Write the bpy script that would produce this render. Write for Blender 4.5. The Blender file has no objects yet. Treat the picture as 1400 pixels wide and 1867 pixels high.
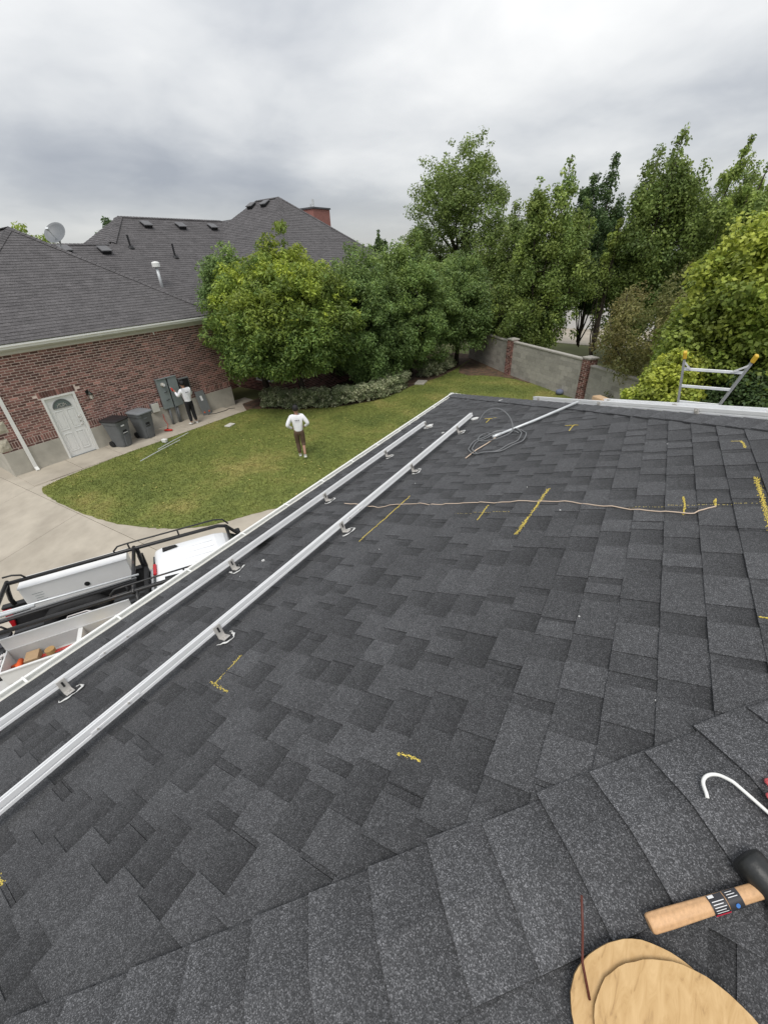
import bpy, math, random
import numpy as np
from mathutils import Vector, Matrix
random.seed(7)
rng = np.random.default_rng(7)
sc = bpy.context.scene
COL = sc.collection
PI = math.pi

# ------------------------------------------------------------------ camera
CAM_Z = 5.55
cd = bpy.data.cameras.new('camera')
cam = bpy.data.objects.new('camera', cd)
COL.objects.link(cam)
FW = Vector((-0.4557255, 0.7179905, -0.52612157)).normalized()
RT = Vector((0.8574611, 0.51274986, -0.04298885)).normalized()
UP = RT.cross(FW).normalized()
RT = FW.cross(UP)
cam.matrix_world = Matrix(((RT.x, UP.x, -FW.x, 0), (RT.y, UP.y, -FW.y, 0), (RT.z, UP.z, -FW.z, CAM_Z), (0, 0, 0, 1)))
cd.sensor_fit = 'VERTICAL'
cd.sensor_height = 36.0
cd.lens = 744.7 / 1867 * 36.0
cd.clip_start = 0.05
cd.clip_end = 3000
sc.camera = cam

# ------------------------------------------------------------------ sky, sun, exposure
SUN_AZ, SUN_EL = math.radians(200), math.radians(58)        # azimuth from +Y towards -X
SUN_DIR = Vector((-math.sin(SUN_AZ) * math.cos(SUN_EL), math.cos(SUN_AZ) * math.cos(SUN_EL), math.sin(SUN_EL)))
world = bpy.data.worlds.new('World')
sc.world = world
world.use_nodes = True
wt = world.node_tree
wt.nodes.clear()


def nn(tree, kind, **kw):
    n = tree.nodes.new(kind)
    for k, v in kw.items():
        if k.startswith('i_'):
            n.inputs[k[2:].replace('_', ' ')].default_value = v
        else:
            setattr(n, k, v)
    return n


def build_sky():
    L = wt.links.new
    out = nn(wt, 'ShaderNodeOutputWorld')
    mix = nn(wt, 'ShaderNodeMixShader')
    b1 = nn(wt, 'ShaderNodeBackground')
    b2 = nn(wt, 'ShaderNodeBackground')
    sky = nn(wt, 'ShaderNodeTexSky', sky_type='NISHITA', sun_disc=False)
    sky.sun_elevation = SUN_EL
    sky.sun_rotation = -SUN_AZ
    b1.inputs['Strength'].default_value = 0.09
    L(sky.outputs[0], b1.inputs['Color'])
    tc = nn(wt, 'ShaderNodeTexCoord')
    sep = nn(wt, 'ShaderNodeSeparateXYZ')
    L(tc.outputs['Generated'], sep.inputs[0])
    # project the view direction on a cloud deck
    zz = nn(wt, 'ShaderNodeMath', operation='MAXIMUM')
    L(sep.outputs['Z'], zz.inputs[0])
    zz.inputs[1].default_value = 0.0
    za = nn(wt, 'ShaderNodeMath', operation='ADD')
    L(zz.outputs[0], za.inputs[0])
    za.inputs[1].default_value = 0.22
    dx = nn(wt, 'ShaderNodeMath', operation='DIVIDE')
    dy = nn(wt, 'ShaderNodeMath', operation='DIVIDE')
    L(sep.outputs['X'], dx.inputs[0]); L(za.outputs[0], dx.inputs[1])
    L(sep.outputs['Y'], dy.inputs[0]); L(za.outputs[0], dy.inputs[1])
    cmb = nn(wt, 'ShaderNodeCombineXYZ')
    L(dx.outputs[0], cmb.inputs[0]); L(dy.outputs[0], cmb.inputs[1])
    mp = nn(wt, 'ShaderNodeMapping')
    mp.inputs['Location'].default_value = (15.2, 1.1, 0)
    mp.inputs['Rotation'].default_value = (0, 0, 0.5)
    mp.inputs['Scale'].default_value = (1.0, 1.0, 1)
    L(cmb.outputs[0], mp.inputs[0])
    n1 = nn(wt, 'ShaderNodeTexNoise', i_Scale=0.62, i_Detail=5.0, i_Roughness=0.46, i_Distortion=0.3)
    L(mp.outputs[0], n1.inputs['Vector'])
    n2 = nn(wt, 'ShaderNodeTexNoise', i_Scale=2.6, i_Detail=5.0, i_Roughness=0.55, i_Distortion=0.3)
    L(mp.outputs[0], n2.inputs['Vector'])
    mx = nn(wt, 'ShaderNodeMath', operation='MULTIPLY_ADD')
    L(n2.outputs['Fac'], mx.inputs[0]); mx.inputs[1].default_value = 0.20
    L(n1.outputs['Fac'], mx.inputs[2])
    ramp = nn(wt, 'ShaderNodeValToRGB')
    r = ramp.color_ramp
    r.elements[0].position = 0.45; r.elements[0].color = (0.41, 0.435, 0.485, 1)
    r.elements[1].position = 0.80; r.elements[1].color = (0.95, 0.95, 0.94, 1)
    e = r.elements.new(0.55); e.color = (0.53, 0.553, 0.59, 1)
    e = r.elements.new(0.65); e.color = (0.72, 0.735, 0.75, 1)
    L(mx.outputs[0], ramp.inputs[0])
    # pale band near the horizon
    hz = nn(wt, 'ShaderNodeMapRange')
    hz.inputs['From Min'].default_value = 0.0
    hz.inputs['From Max'].default_value = 0.13
    hz.inputs['To Min'].default_value = 0.75
    hz.inputs['To Max'].default_value = 0.0
    L(sep.outputs['Z'], hz.inputs['Value'])
    mh = nn(wt, 'ShaderNodeMixRGB')
    mh.inputs[2].default_value = (0.74, 0.74, 0.71, 1)
    L(hz.outputs[0], mh.inputs[0]); L(ramp.outputs[0], mh.inputs[1])
    # overcast luminance rises from the horizon to the zenith
    gr = nn(wt, 'ShaderNodeMapRange')
    gr.inputs['From Min'].default_value = 0.0
    gr.inputs['From Max'].default_value = 1.0
    gr.inputs['To Min'].default_value = 0.86
    gr.inputs['To Max'].default_value = 1.75
    L(zz.outputs[0], gr.inputs['Value'])
    sc_ = nn(wt, 'ShaderNodeVectorMath', operation='SCALE')
    L(mh.outputs[0], sc_.inputs[0]); L(gr.outputs[0], sc_.inputs['Scale'])
    L(sc_.outputs[0], b2.inputs['Color'])
    b2.inputs['Strength'].default_value = 0.66
    mix.inputs[0].default_value = 0.93
    L(b1.outputs[0], mix.inputs[1]); L(b2.outputs[0], mix.inputs[2])
    L(mix.outputs[0], out.inputs['Surface'])


build_sky()
sl_ = bpy.data.lights.new('sun', 'SUN')
sl_.energy = 1.5
sl_.angle = math.radians(28)
sl_.color = (1.0, 0.96, 0.9)
sun = bpy.data.objects.new('sun', sl_)
COL.objects.link(sun)
sun.rotation_euler = SUN_DIR.to_track_quat('Z', 'Y').to_euler()
vs = sc.view_settings
vs.view_transform = 'Standard'
vs.look = 'None'
vs.exposure = 0.60
vs.gamma = 1.0
vs.use_curve_mapping = False
sc.cycles.max_bounces = 6
sc.cycles.use_denoising = True


# ------------------------------------------------------------------ materials
MATS = {}


def rgb(c):
    return (c[0], c[1], c[2], 1.0)


def mat(name, col, rough=0.7, metal=0.0, var=0.12, scale=4.0, bump=0.0, bscale=60.0, tone=False, spec=0.4,
        col2=None, scale2=1.0, lo=0.4, hi=0.6, stretch=None):
    """Principled surface whose colour varies by world-space noise; col2 gives patches; tone reads the vertex attribute."""
    m = bpy.data.materials.new(name)
    MATS[name] = m
    m.use_nodes = True
    t = m.node_tree
    L = t.links.new
    p = t.nodes['Principled BSDF']
    p.inputs['Roughness'].default_value = rough
    p.inputs['Metallic'].default_value = metal
    p.inputs['Specular IOR Level'].default_value = spec
    g = nn(t, 'ShaderNodeNewGeometry')
    pos = g.outputs['Position']
    if stretch:
        mp = nn(t, 'ShaderNodeMapping')
        mp.inputs['Scale'].default_value = stretch
        L(pos, mp.inputs[0])
        pos = mp.outputs[0]
    nz = nn(t, 'ShaderNodeTexNoise', i_Scale=scale, i_Detail=5.0, i_Roughness=0.6)
    L(pos, nz.inputs['Vector'])
    mr = nn(t, 'ShaderNodeMapRange')
    mr.inputs['From Min'].default_value = 0.25
    mr.inputs['From Max'].default_value = 0.75
    mr.inputs['To Min'].default_value = 1 - var
    mr.inputs['To Max'].default_value = 1 + var
    L(nz.outputs['Fac'], mr.inputs['Value'])
    fac = mr.outputs[0]
    if tone:
        at = nn(t, 'ShaderNodeAttribute', attribute_name='tone')
        mt = nn(t, 'ShaderNodeMath', operation='MULTIPLY')
        L(fac, mt.inputs[0]); L(at.outputs['Fac'], mt.inputs[1])
        m2 = nn(t, 'ShaderNodeMath', operation='MULTIPLY')
        L(mt.outputs[0], m2.inputs[0]); m2.inputs[1].default_value = 2.0
        fac = m2.outputs[0]
    sv = nn(t, 'ShaderNodeVectorMath', operation='SCALE')
    if col2 is not None:
        n2 = nn(t, 'ShaderNodeTexNoise', i_Scale=scale2, i_Detail=4.0, i_Roughness=0.6)
        L(pos, n2.inputs['Vector'])
        r2 = nn(t, 'ShaderNodeMapRange')
        r2.inputs['From Min'].default_value = lo
        r2.inputs['From Max'].default_value = hi
        L(n2.outputs['Fac'], r2.inputs['Value'])
        mxc = nn(t, 'ShaderNodeMixRGB')
        mxc.inputs[1].default_value = rgb(col)
        mxc.inputs[2].default_value = rgb(col2)
        L(r2.outputs[0], mxc.inputs[0])
        L(mxc.outputs[0], sv.inputs[0])
    else:
        sv.inputs[0].default_value = col[:3]
    L(fac, sv.inputs['Scale'])
    L(sv.outputs[0], p.inputs['Base Color'])
    if bump > 0:
        nb = nn(t, 'ShaderNodeTexNoise', i_Scale=bscale, i_Detail=4.0)
        L(pos, nb.inputs['Vector'])
        b = nn(t, 'ShaderNodeBump')
        b.inputs['Strength'].default_value = bump
        b.inputs['Distance'].default_value = 0.01
        L(nb.outputs['Fac'], b.inputs['Height'])
        L(b.outputs[0], p.inputs['Normal'])
    return m


def shingle_mat(name, dark, light, cell=210.0):
    m = bpy.data.materials.new(name)
    MATS[name] = m
    m.use_nodes = True
    t = m.node_tree
    L = t.links.new
    p = t.nodes['Principled BSDF']
    p.inputs['Roughness'].default_value = 0.82
    p.inputs['Specular IOR Level'].default_value = 0.35
    g = nn(t, 'ShaderNodeNewGeometry')
    vo = nn(t, 'ShaderNodeTexVoronoi', i_Scale=cell)
    L(g.outputs['Position'], vo.inputs['Vector'])
    sp = nn(t, 'ShaderNodeSeparateColor')
    L(vo.outputs['Color'], sp.inputs[0])
    ramp = nn(t, 'ShaderNodeValToRGB')
    r = ramp.color_ramp
    r.elements[0].position = 0.0; r.elements[0].color = rgb([c * 0.62 for c in dark])
    r.elements[1].position = 1.0; r.elements[1].color = rgb(light)
    e = r.elements.new(0.55); e.color = rgb(dark)
    e = r.elements.new(0.86); e.color = rgb([a * 0.6 + b * 0.4 for a, b in zip(dark, light)])
    L(sp.outputs[0], ramp.inputs[0])
    n1 = nn(t, 'ShaderNodeTexNoise', i_Scale=3.0, i_Detail=5.0, i_Roughness=0.65)
    L(g.outputs['Position'], n1.inputs['Vector'])
    n2 = nn(t, 'ShaderNodeTexNoise', i_Scale=45.0, i_Detail=3.0, i_Roughness=0.7)
    L(g.outputs['Position'], n2.inputs['Vector'])
    a1 = nn(t, 'ShaderNodeMapRange')
    a1.inputs['From Min'].default_value = 0.3; a1.inputs['From Max'].default_value = 0.7
    a1.inputs['To Min'].default_value = 0.86; a1.inputs['To Max'].default_value = 1.14
    L(n1.outputs['Fac'], a1.inputs['Value'])
    a2 = nn(t, 'ShaderNodeMapRange')
    a2.inputs['From Min'].default_value = 0.3; a2.inputs['From Max'].default_value = 0.7
    a2.inputs['To Min'].default_value = 0.82; a2.inputs['To Max'].default_value = 1.18
    L(n2.outputs['Fac'], a2.inputs['Value'])
    at = nn(t, 'ShaderNodeAttribute', attribute_name='tone')
    m1 = nn(t, 'ShaderNodeMath', operation='MULTIPLY')
    L(a1.outputs[0], m1.inputs[0]); L(a2.outputs[0], m1.inputs[1])
    m2 = nn(t, 'ShaderNodeMath', operation='MULTIPLY')
    L(m1.outputs[0], m2.inputs[0]); L(at.outputs['Fac'], m2.inputs[1])
    m3 = nn(t, 'ShaderNodeMath', operation='MULTIPLY')
    L(m2.outputs[0], m3.inputs[0]); m3.inputs[1].default_value = 2.0
    sv = nn(t, 'ShaderNodeVectorMath', operation='SCALE')
    L(ramp.outputs[0], sv.inputs[0]); L(m3.outputs[0], sv.inputs['Scale'])
    L(sv.outputs[0], p.inputs['Base Color'])
    b = nn(t, 'ShaderNodeBump')
    b.inputs['Strength'].default_value = 0.5
    b.inputs['Distance'].default_value = 0.003
    L(vo.outputs['Distance'], b.inputs['Height'])
    L(b.outputs[0], p.inputs['Normal'])
    return m


def leaf_mat(name, green, yellow, trans=0.36):
    m = bpy.data.materials.new(name)
    MATS[name] = m
    m.use_nodes = True
    t = m.node_tree
    L = t.links.new
    out = t.nodes['Material Output']
    p = t.nodes['Principled BSDF']
    p.inputs['Roughness'].default_value = 0.5
    p.inputs['Specular IOR Level'].default_value = 0.35
    a1 = nn(t, 'ShaderNodeAttribute', attribute_name='tone')
    a2 = nn(t, 'ShaderNodeAttribute', attribute_name='yel')
    mx = nn(t, 'ShaderNodeMixRGB')
    mx.inputs[1].default_value = rgb(green)
    mx.inputs[2].default_value = rgb(yellow)
    L(a2.outputs['Fac'], mx.inputs[0])
    m2 = nn(t, 'ShaderNodeMath', operation='MULTIPLY')
    L(a1.outputs['Fac'], m2.inputs[0]); m2.inputs[1].default_value = 2.0
    sv = nn(t, 'ShaderNodeVectorMath', operation='SCALE')
    L(mx.outputs[0], sv.inputs[0]); L(m2.outputs[0], sv.inputs['Scale'])
    L(sv.outputs[0], p.inputs['Base Color'])
    tr = nn(t, 'ShaderNodeBsdfTranslucent')
    L(sv.outputs[0], tr.inputs['Color'])
    ms = nn(t, 'ShaderNodeMixShader')
    ms.inputs[0].default_value = trans
    L(p.outputs[0], ms.inputs[1]); L(tr.outputs[0], ms.inputs[2])
    L(ms.outputs[0], out.inputs['Surface'])
    return m


def grass_mat(name):
    m = bpy.data.materials.new(name)
    MATS[name] = m
    m.use_nodes = True
    t = m.node_tree
    L = t.links.new
    p = t.nodes['Principled BSDF']
    p.inputs['Roughness'].default_value = 0.7
    p.inputs['Specular IOR Level'].default_value = 0.25
    g = nn(t, 'ShaderNodeNewGeometry')
    n1 = nn(t, 'ShaderNodeTexNoise', i_Scale=0.42, i_Detail=5.0, i_Roughness=0.62)
    L(g.outputs['Position'], n1.inputs['Vector'])
    ramp = nn(t, 'ShaderNodeValToRGB')
    r = ramp.color_ramp
    r.elements[0].position = 0.34; r.elements[0].color = (0.112, 0.142, 0.036, 1)
    r.elements[1].position = 0.80; r.elements[1].color = (0.40, 0.31, 0.12, 1)
    e = r.elements.new(0.52); e.color = (0.172, 0.195, 0.050, 1)
    e = r.elements.new(0.64); e.color = (0.25, 0.235, 0.074, 1)
    L(n1.outputs['Fac'], ramp.inputs[0])
    n2 = nn(t, 'ShaderNodeTexNoise', i_Scale=7.0, i_Detail=6.0, i_Roughness=0.7)
    L(g.outputs['Position'], n2.inputs['Vector'])
    a = nn(t, 'ShaderNodeMapRange')
    a.inputs['From Min'].default_value = 0.3; a.inputs['From Max'].default_value = 0.7
    a.inputs['To Min'].default_value = 0.7; a.inputs['To Max'].default_value = 1.3
    L(n2.outputs['Fac'], a.inputs['Value'])
    sv = nn(t, 'ShaderNodeVectorMath', operation='SCALE')
    L(ramp.outputs[0], sv.inputs[0]); L(a.outputs[0], sv.inputs['Scale'])
    L(sv.outputs[0], p.inputs['Base Color'])
    return m


def glass_mat(name, col, rough=0.08):
    m = mat(name, col, rough, var=0.05, spec=0.7)
    return m


shingle_mat('shingle', (0.0545, 0.0553, 0.0580), (0.168, 0.169, 0.175), 460.0)
shingle_mat('cap_shingle', (0.0570, 0.0580, 0.0610), (0.195, 0.196, 0.204), 430.0)
shingle_mat('far_shingle', (0.105, 0.099, 0.101), (0.150, 0.142, 0.144), 60.0)
grass_mat('grass')
mat('soil', (0.075, 0.052, 0.036), 0.95, var=0.4, scale=9, bump=0.6, bscale=40, col2=(0.15, 0.09, 0.06), scale2=3)
mat('concrete', (0.43, 0.385, 0.315), 0.88, var=0.10, scale=2.2, bump=0.25, bscale=50, col2=(0.36, 0.32, 0.26), scale2=0.7, lo=0.42, hi=0.62)
mat('concrete_dark', (0.17, 0.16, 0.145), 0.9, var=0.2)
mat('foundation', (0.47, 0.445, 0.385), 0.9, var=0.13, scale=1.6, bump=0.15, bscale=30, col2=(0.38, 0.36, 0.31), scale2=1.1)
mat('far_ground', (0.11, 0.12, 0.045), 0.95, var=0.3, scale=0.3)
mat('brick', (0.205, 0.102, 0.086), 0.88, var=0.25, scale=14, bump=0.3, bscale=90, tone=True)
mat('mortar', (0.74, 0.61, 0.54), 0.95, var=0.12, scale=6)
mat('block', (0.37, 0.35, 0.315), 0.92, var=0.12, scale=8, bump=0.3, bscale=70, tone=True)
mat('block_mortar', (0.54, 0.52, 0.47), 0.95, var=0.1, scale=8)
mat('stone', (0.42, 0.39, 0.31), 0.92, var=0.2, scale=9, bump=0.9, bscale=22)
mat('white_paint', (0.78, 0.78, 0.75), 0.45, var=0.03, scale=3)
mat('cream_paint', (0.60, 0.585, 0.53), 0.6, var=0.05, scale=3)
mat('door_white', (0.76, 0.76, 0.74), 0.42, var=0.03, scale=3)
mat('aluminium', (0.88, 0.885, 0.89), 0.42, 0.3, var=0.06, scale=9, stretch=(1, 0.08, 1))
mat('aluminium_side', (0.50, 0.51, 0.52), 0.4, 0.4, var=0.06, scale=9)
mat('galvanised', (0.62, 0.64, 0.65), 0.42, 0.3, var=0.12, scale=14)
mat('steel', (0.55, 0.53, 0.50), 0.4, 0.4, var=0.1, scale=40)
mat('sealant', (0.68, 0.68, 0.66), 0.5, var=0.04, bump=0.5, bscale=120)
mat('chalk', (0.66, 0.52, 0.11), 0.95, var=0.3, scale=120)
mat('chalk_pale', (0.44, 0.36, 0.13), 0.95, var=0.3, scale=120)
mat('copper_wire', (0.60, 0.47, 0.36), 0.4, var=0.1)
mat('cable_grey', (0.16, 0.165, 0.17), 0.5, var=0.08)
mat('cable_black', (0.02, 0.02, 0.022), 0.5)
mat('panel_grey', (0.245, 0.28, 0.28), 0.5, 0.15, var=0.1, scale=3)
mat('panel_dark', (0.012, 0.012, 0.013), 0.7)
mat('panel_cover', (0.16, 0.17, 0.17), 0.6, var=0.1)
mat('conduit_grey', (0.17, 0.18, 0.185), 0.5, var=0.1)
mat('bin_grey', (0.125, 0.132, 0.138), 0.55, var=0.12, scale=5)
mat('bin_lid_black', (0.022, 0.020, 0.021), 0.5, var=0.1)
mat('bin_lid_grey', (0.19, 0.20, 0.21), 0.5, var=0.1)
mat('rubber', (0.015, 0.015, 0.016), 0.7)
mat('truck_white', (0.80, 0.81, 0.82), 0.22, var=0.015, spec=0.5)
mat('box_white', (0.76, 0.76, 0.75), 0.4, var=0.03)
mat('box_inside', (0.50, 0.50, 0.49), 0.6, var=0.08)
mat('truck_black', (0.016, 0.016, 0.017), 0.5, var=0.1, scale=20)
mat('bed_liner', (0.020, 0.020, 0.021), 0.75, var=0.2, scale=30, bump=0.3, bscale=150)
mat('bed_rib', (0.055, 0.058, 0.063), 0.65, var=0.15, scale=20)
mat('rack_black', (0.022, 0.022, 0.023), 0.38, var=0.15, col2=(0.10, 0.062, 0.045), scale2=9, lo=0.62, hi=0.72)
glass_mat('glass_dark', (0.018, 0.023, 0.022))
glass_mat('glass_door', (0.13, 0.16, 0.16), 0.15)
mat('tail_red', (0.42, 0.012, 0.018), 0.2, var=0.05)
mat('tail_white', (0.7, 0.66, 0.64), 0.2, var=0.05)
mat('red_tool', (0.50, 0.035, 0.025), 0.45, var=0.1)
mat('orange_tool', (0.75, 0.12, 0.03), 0.5, var=0.1)
mat('yellow_tool', (0.62, 0.40, 0.04), 0.5, var=0.12)
mat('tan_tool', (0.45, 0.28, 0.12), 0.7, var=0.15)
mat('cardboard', (0.42, 0.29, 0.17), 0.85, var=0.1)
mat('skin', (0.36, 0.20, 0.14), 0.55, var=0.05)
mat('shirt', (0.80, 0.80, 0.83), 0.85, var=0.05, scale=12, bump=0.5, bscale=14)
mat('pants_brown', (0.115, 0.075, 0.05), 0.9, var=0.15, scale=12)
mat('pants_black', (0.014, 0.014, 0.016), 0.85, var=0.15, scale=12)
mat('hair', (0.012, 0.011, 0.012), 0.7)
mat('shoe_white', (0.72, 0.72, 0.70), 0.6, var=0.08, scale=20)
mat('print_dark', (0.06, 0.06, 0.08), 0.8)
mat('red_glove', (0.56, 0.10, 0.11), 0.85, var=0.2, scale=60, bump=0.5, bscale=200)
mat('wood_handle', (0.58, 0.35, 0.18), 0.5, var=0.2, scale=9, stretch=(14, 9, 14))
mat('mallet_rubber', (0.022, 0.023, 0.023), 0.42, var=0.5, scale=30, bump=0.15, bscale=60)
mat('label_black', (0.03, 0.03, 0.035), 0.4)
mat('label_red', (0.5, 0.03, 0.06), 0.4)
mat('label_blue', (0.06, 0.2, 0.55), 0.4)
mat('label_white', (0.75, 0.75, 0.75), 0.4)
mat('ply_edge', (0.30, 0.19, 0.085), 0.8, var=0.5, scale=60)
mat('bark', (0.055, 0.043, 0.034), 0.95, var=0.35, scale=9, bump=0.6, bscale=30)
mat('stucco_white', (0.62, 0.62, 0.62), 0.9, var=0.06)
mat('grey_siding', (0.36, 0.37, 0.40), 0.85, var=0.08)
mat('chimney_red', (0.30, 0.135, 0.115), 0.9, var=0.12, scale=5)
mat('metal_cap', (0.10, 0.10, 0.11), 0.5, 0.3)
mat('vent_black', (0.014, 0.014, 0.016), 0.6)
mat('vent_grey', (0.15, 0.15, 0.155), 0.8, spec=0.2)
mat('dish_grey', (0.16, 0.17, 0.18), 0.5, var=0.06)
mat('lamp_metal', (0.03, 0.035, 0.03), 0.45, 0.5)
mat('lamp_glass', (0.45, 0.43, 0.38), 0.2)
mat('rock_blue', (0.15, 0.17, 0.24), 0.8, var=0.2, scale=20)
leaf_mat('leaf_pear', (0.130, 0.215, 0.062), (0.48, 0.55, 0.07))
leaf_mat('leaf_dense', (0.155, 0.240, 0.080), (0.42, 0.50, 0.09))
leaf_mat('leaf_dark', (0.080, 0.135, 0.050), (0.20, 0.26, 0.06))
leaf_mat('leaf_tall', (0.160, 0.232, 0.068), (0.36, 0.42, 0.09))
leaf_mat('leaf_maple', (0.205, 0.295, 0.060), (0.60, 0.64, 0.11))
leaf_mat('leaf_brown', (0.160, 0.185, 0.060), (0.27, 0.215, 0.085))
leaf_mat('leaf_hedge', (0.24, 0.30, 0.15), (0.76, 0.76, 0.52))


def plywood_mat():
    m = mat('plywood', (0.66, 0.44, 0.20), 0.6, var=0.1, scale=3)
    t = m.node_tree
    L = t.links.new
    p = t.nodes['Principled BSDF']
    tc = nn(t, 'ShaderNodeTexCoord')
    mp = nn(t, 'ShaderNodeMapping')
    mp.inputs['Scale'].default_value = (42, 4.5, 42)
    mp.inputs['Rotation'].default_value = (0, 0, -0.75)
    L(tc.outputs['Object'], mp.inputs[0])
    wv = nn(t, 'ShaderNodeTexNoise', i_Scale=1.3, i_Detail=7.0, i_Roughness=0.62, i_Distortion=0.9)
    L(mp.outputs[0], wv.inputs['Vector'])
    ramp = nn(t, 'ShaderNodeValToRGB')
    r = ramp.color_ramp
    r.elements[0].position = 0.27; r.elements[0].color = (0.26, 0.15, 0.06, 1)
    r.elements[1].position = 0.74; r.elements[1].color = (0.60, 0.41, 0.20, 1)
    e = r.elements.new(0.42); e.color = (0.46, 0.29, 0.12, 1)
    L(wv.outputs['Fac'], ramp.inputs[0])
    L(ramp.outputs[0], p.inputs['Base Color'])


plywood_mat()

# ------------------------------------------------------------------ building helpers
ORG = {}


def thing(name, label, cat, loc=(0, 0, 0), rotz=0.0, group=None, rot=None):
    o = bpy.data.objects.new(name, None)
    o.empty_display_size = 0.2
    COL.objects.link(o)
    o.location = loc
    o.rotation_euler = rot if rot else (0, 0, rotz)
    tag(o, label, cat, group)
    ORG[o.name] = Vector(loc)
    return o


def tag(o, label, cat, group=None, kind=None):
    o['label'] = label
    o['category'] = cat
    if group:
        o['group'] = group
    if kind:
        o['kind'] = kind
    return o


def structure(o):
    o['kind'] = 'structure'
    return o


def mk(name, verts, faces, material, parent=None, local=False, smooth=False, tone=None, yel=None, org=None):
    """Links one mesh object. World-space vertices are moved to the thing's origin unless local."""
    v = np.asarray(verts, dtype=np.float32).reshape(-1, 3)
    o_ = Vector((0, 0, 0))
    if parent is not None and not local:
        o_ = ORG[parent.name]
    elif parent is None and org is not None:
        o_ = Vector(org)
    if not local:
        v = v - np.array(o_, dtype=np.float32)
    me = bpy.data.meshes.new(name)
    if isinstance(faces, np.ndarray):
        nf, k = faces.shape
        me.vertices.add(len(v))
        me.vertices.foreach_set('co', v.ravel())
        me.loops.add(nf * k)
        me.loops.foreach_set('vertex_index', faces.astype(np.int32).ravel())
        me.polygons.add(nf)
        me.polygons.foreach_set('loop_start', np.arange(0, nf * k, k, dtype=np.int32))
        me.update(calc_edges=True)
    else:
        me.from_pydata([tuple(map(float, p)) for p in v], [], faces)
        me.update()
    for nm, arr in (('tone', tone), ('yel', yel)):
        if arr is not None:
            a = me.attributes.new(nm, 'FLOAT', 'POINT')
            a.data.foreach_set('value', np.asarray(arr, dtype=np.float32))
    if smooth:
        me.polygons.foreach_set('use_smooth', np.ones(len(me.polygons), dtype=bool))
    me.materials.append(MATS[material])
    o = bpy.data.objects.new(name, me)
    COL.objects.link(o)
    if parent is not None:
        o.parent = parent
        ORG[o.name] = ORG[parent.name]
    else:
        o.location = o_
        ORG[o.name] = o_.copy()
    return o


def share(o, name, parent, loc):
    c = bpy.data.objects.new(name, o.data)
    COL.objects.link(c)
    c.parent = parent
    c.location = loc
    ORG[c.name] = ORG[parent.name]
    return c


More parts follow.
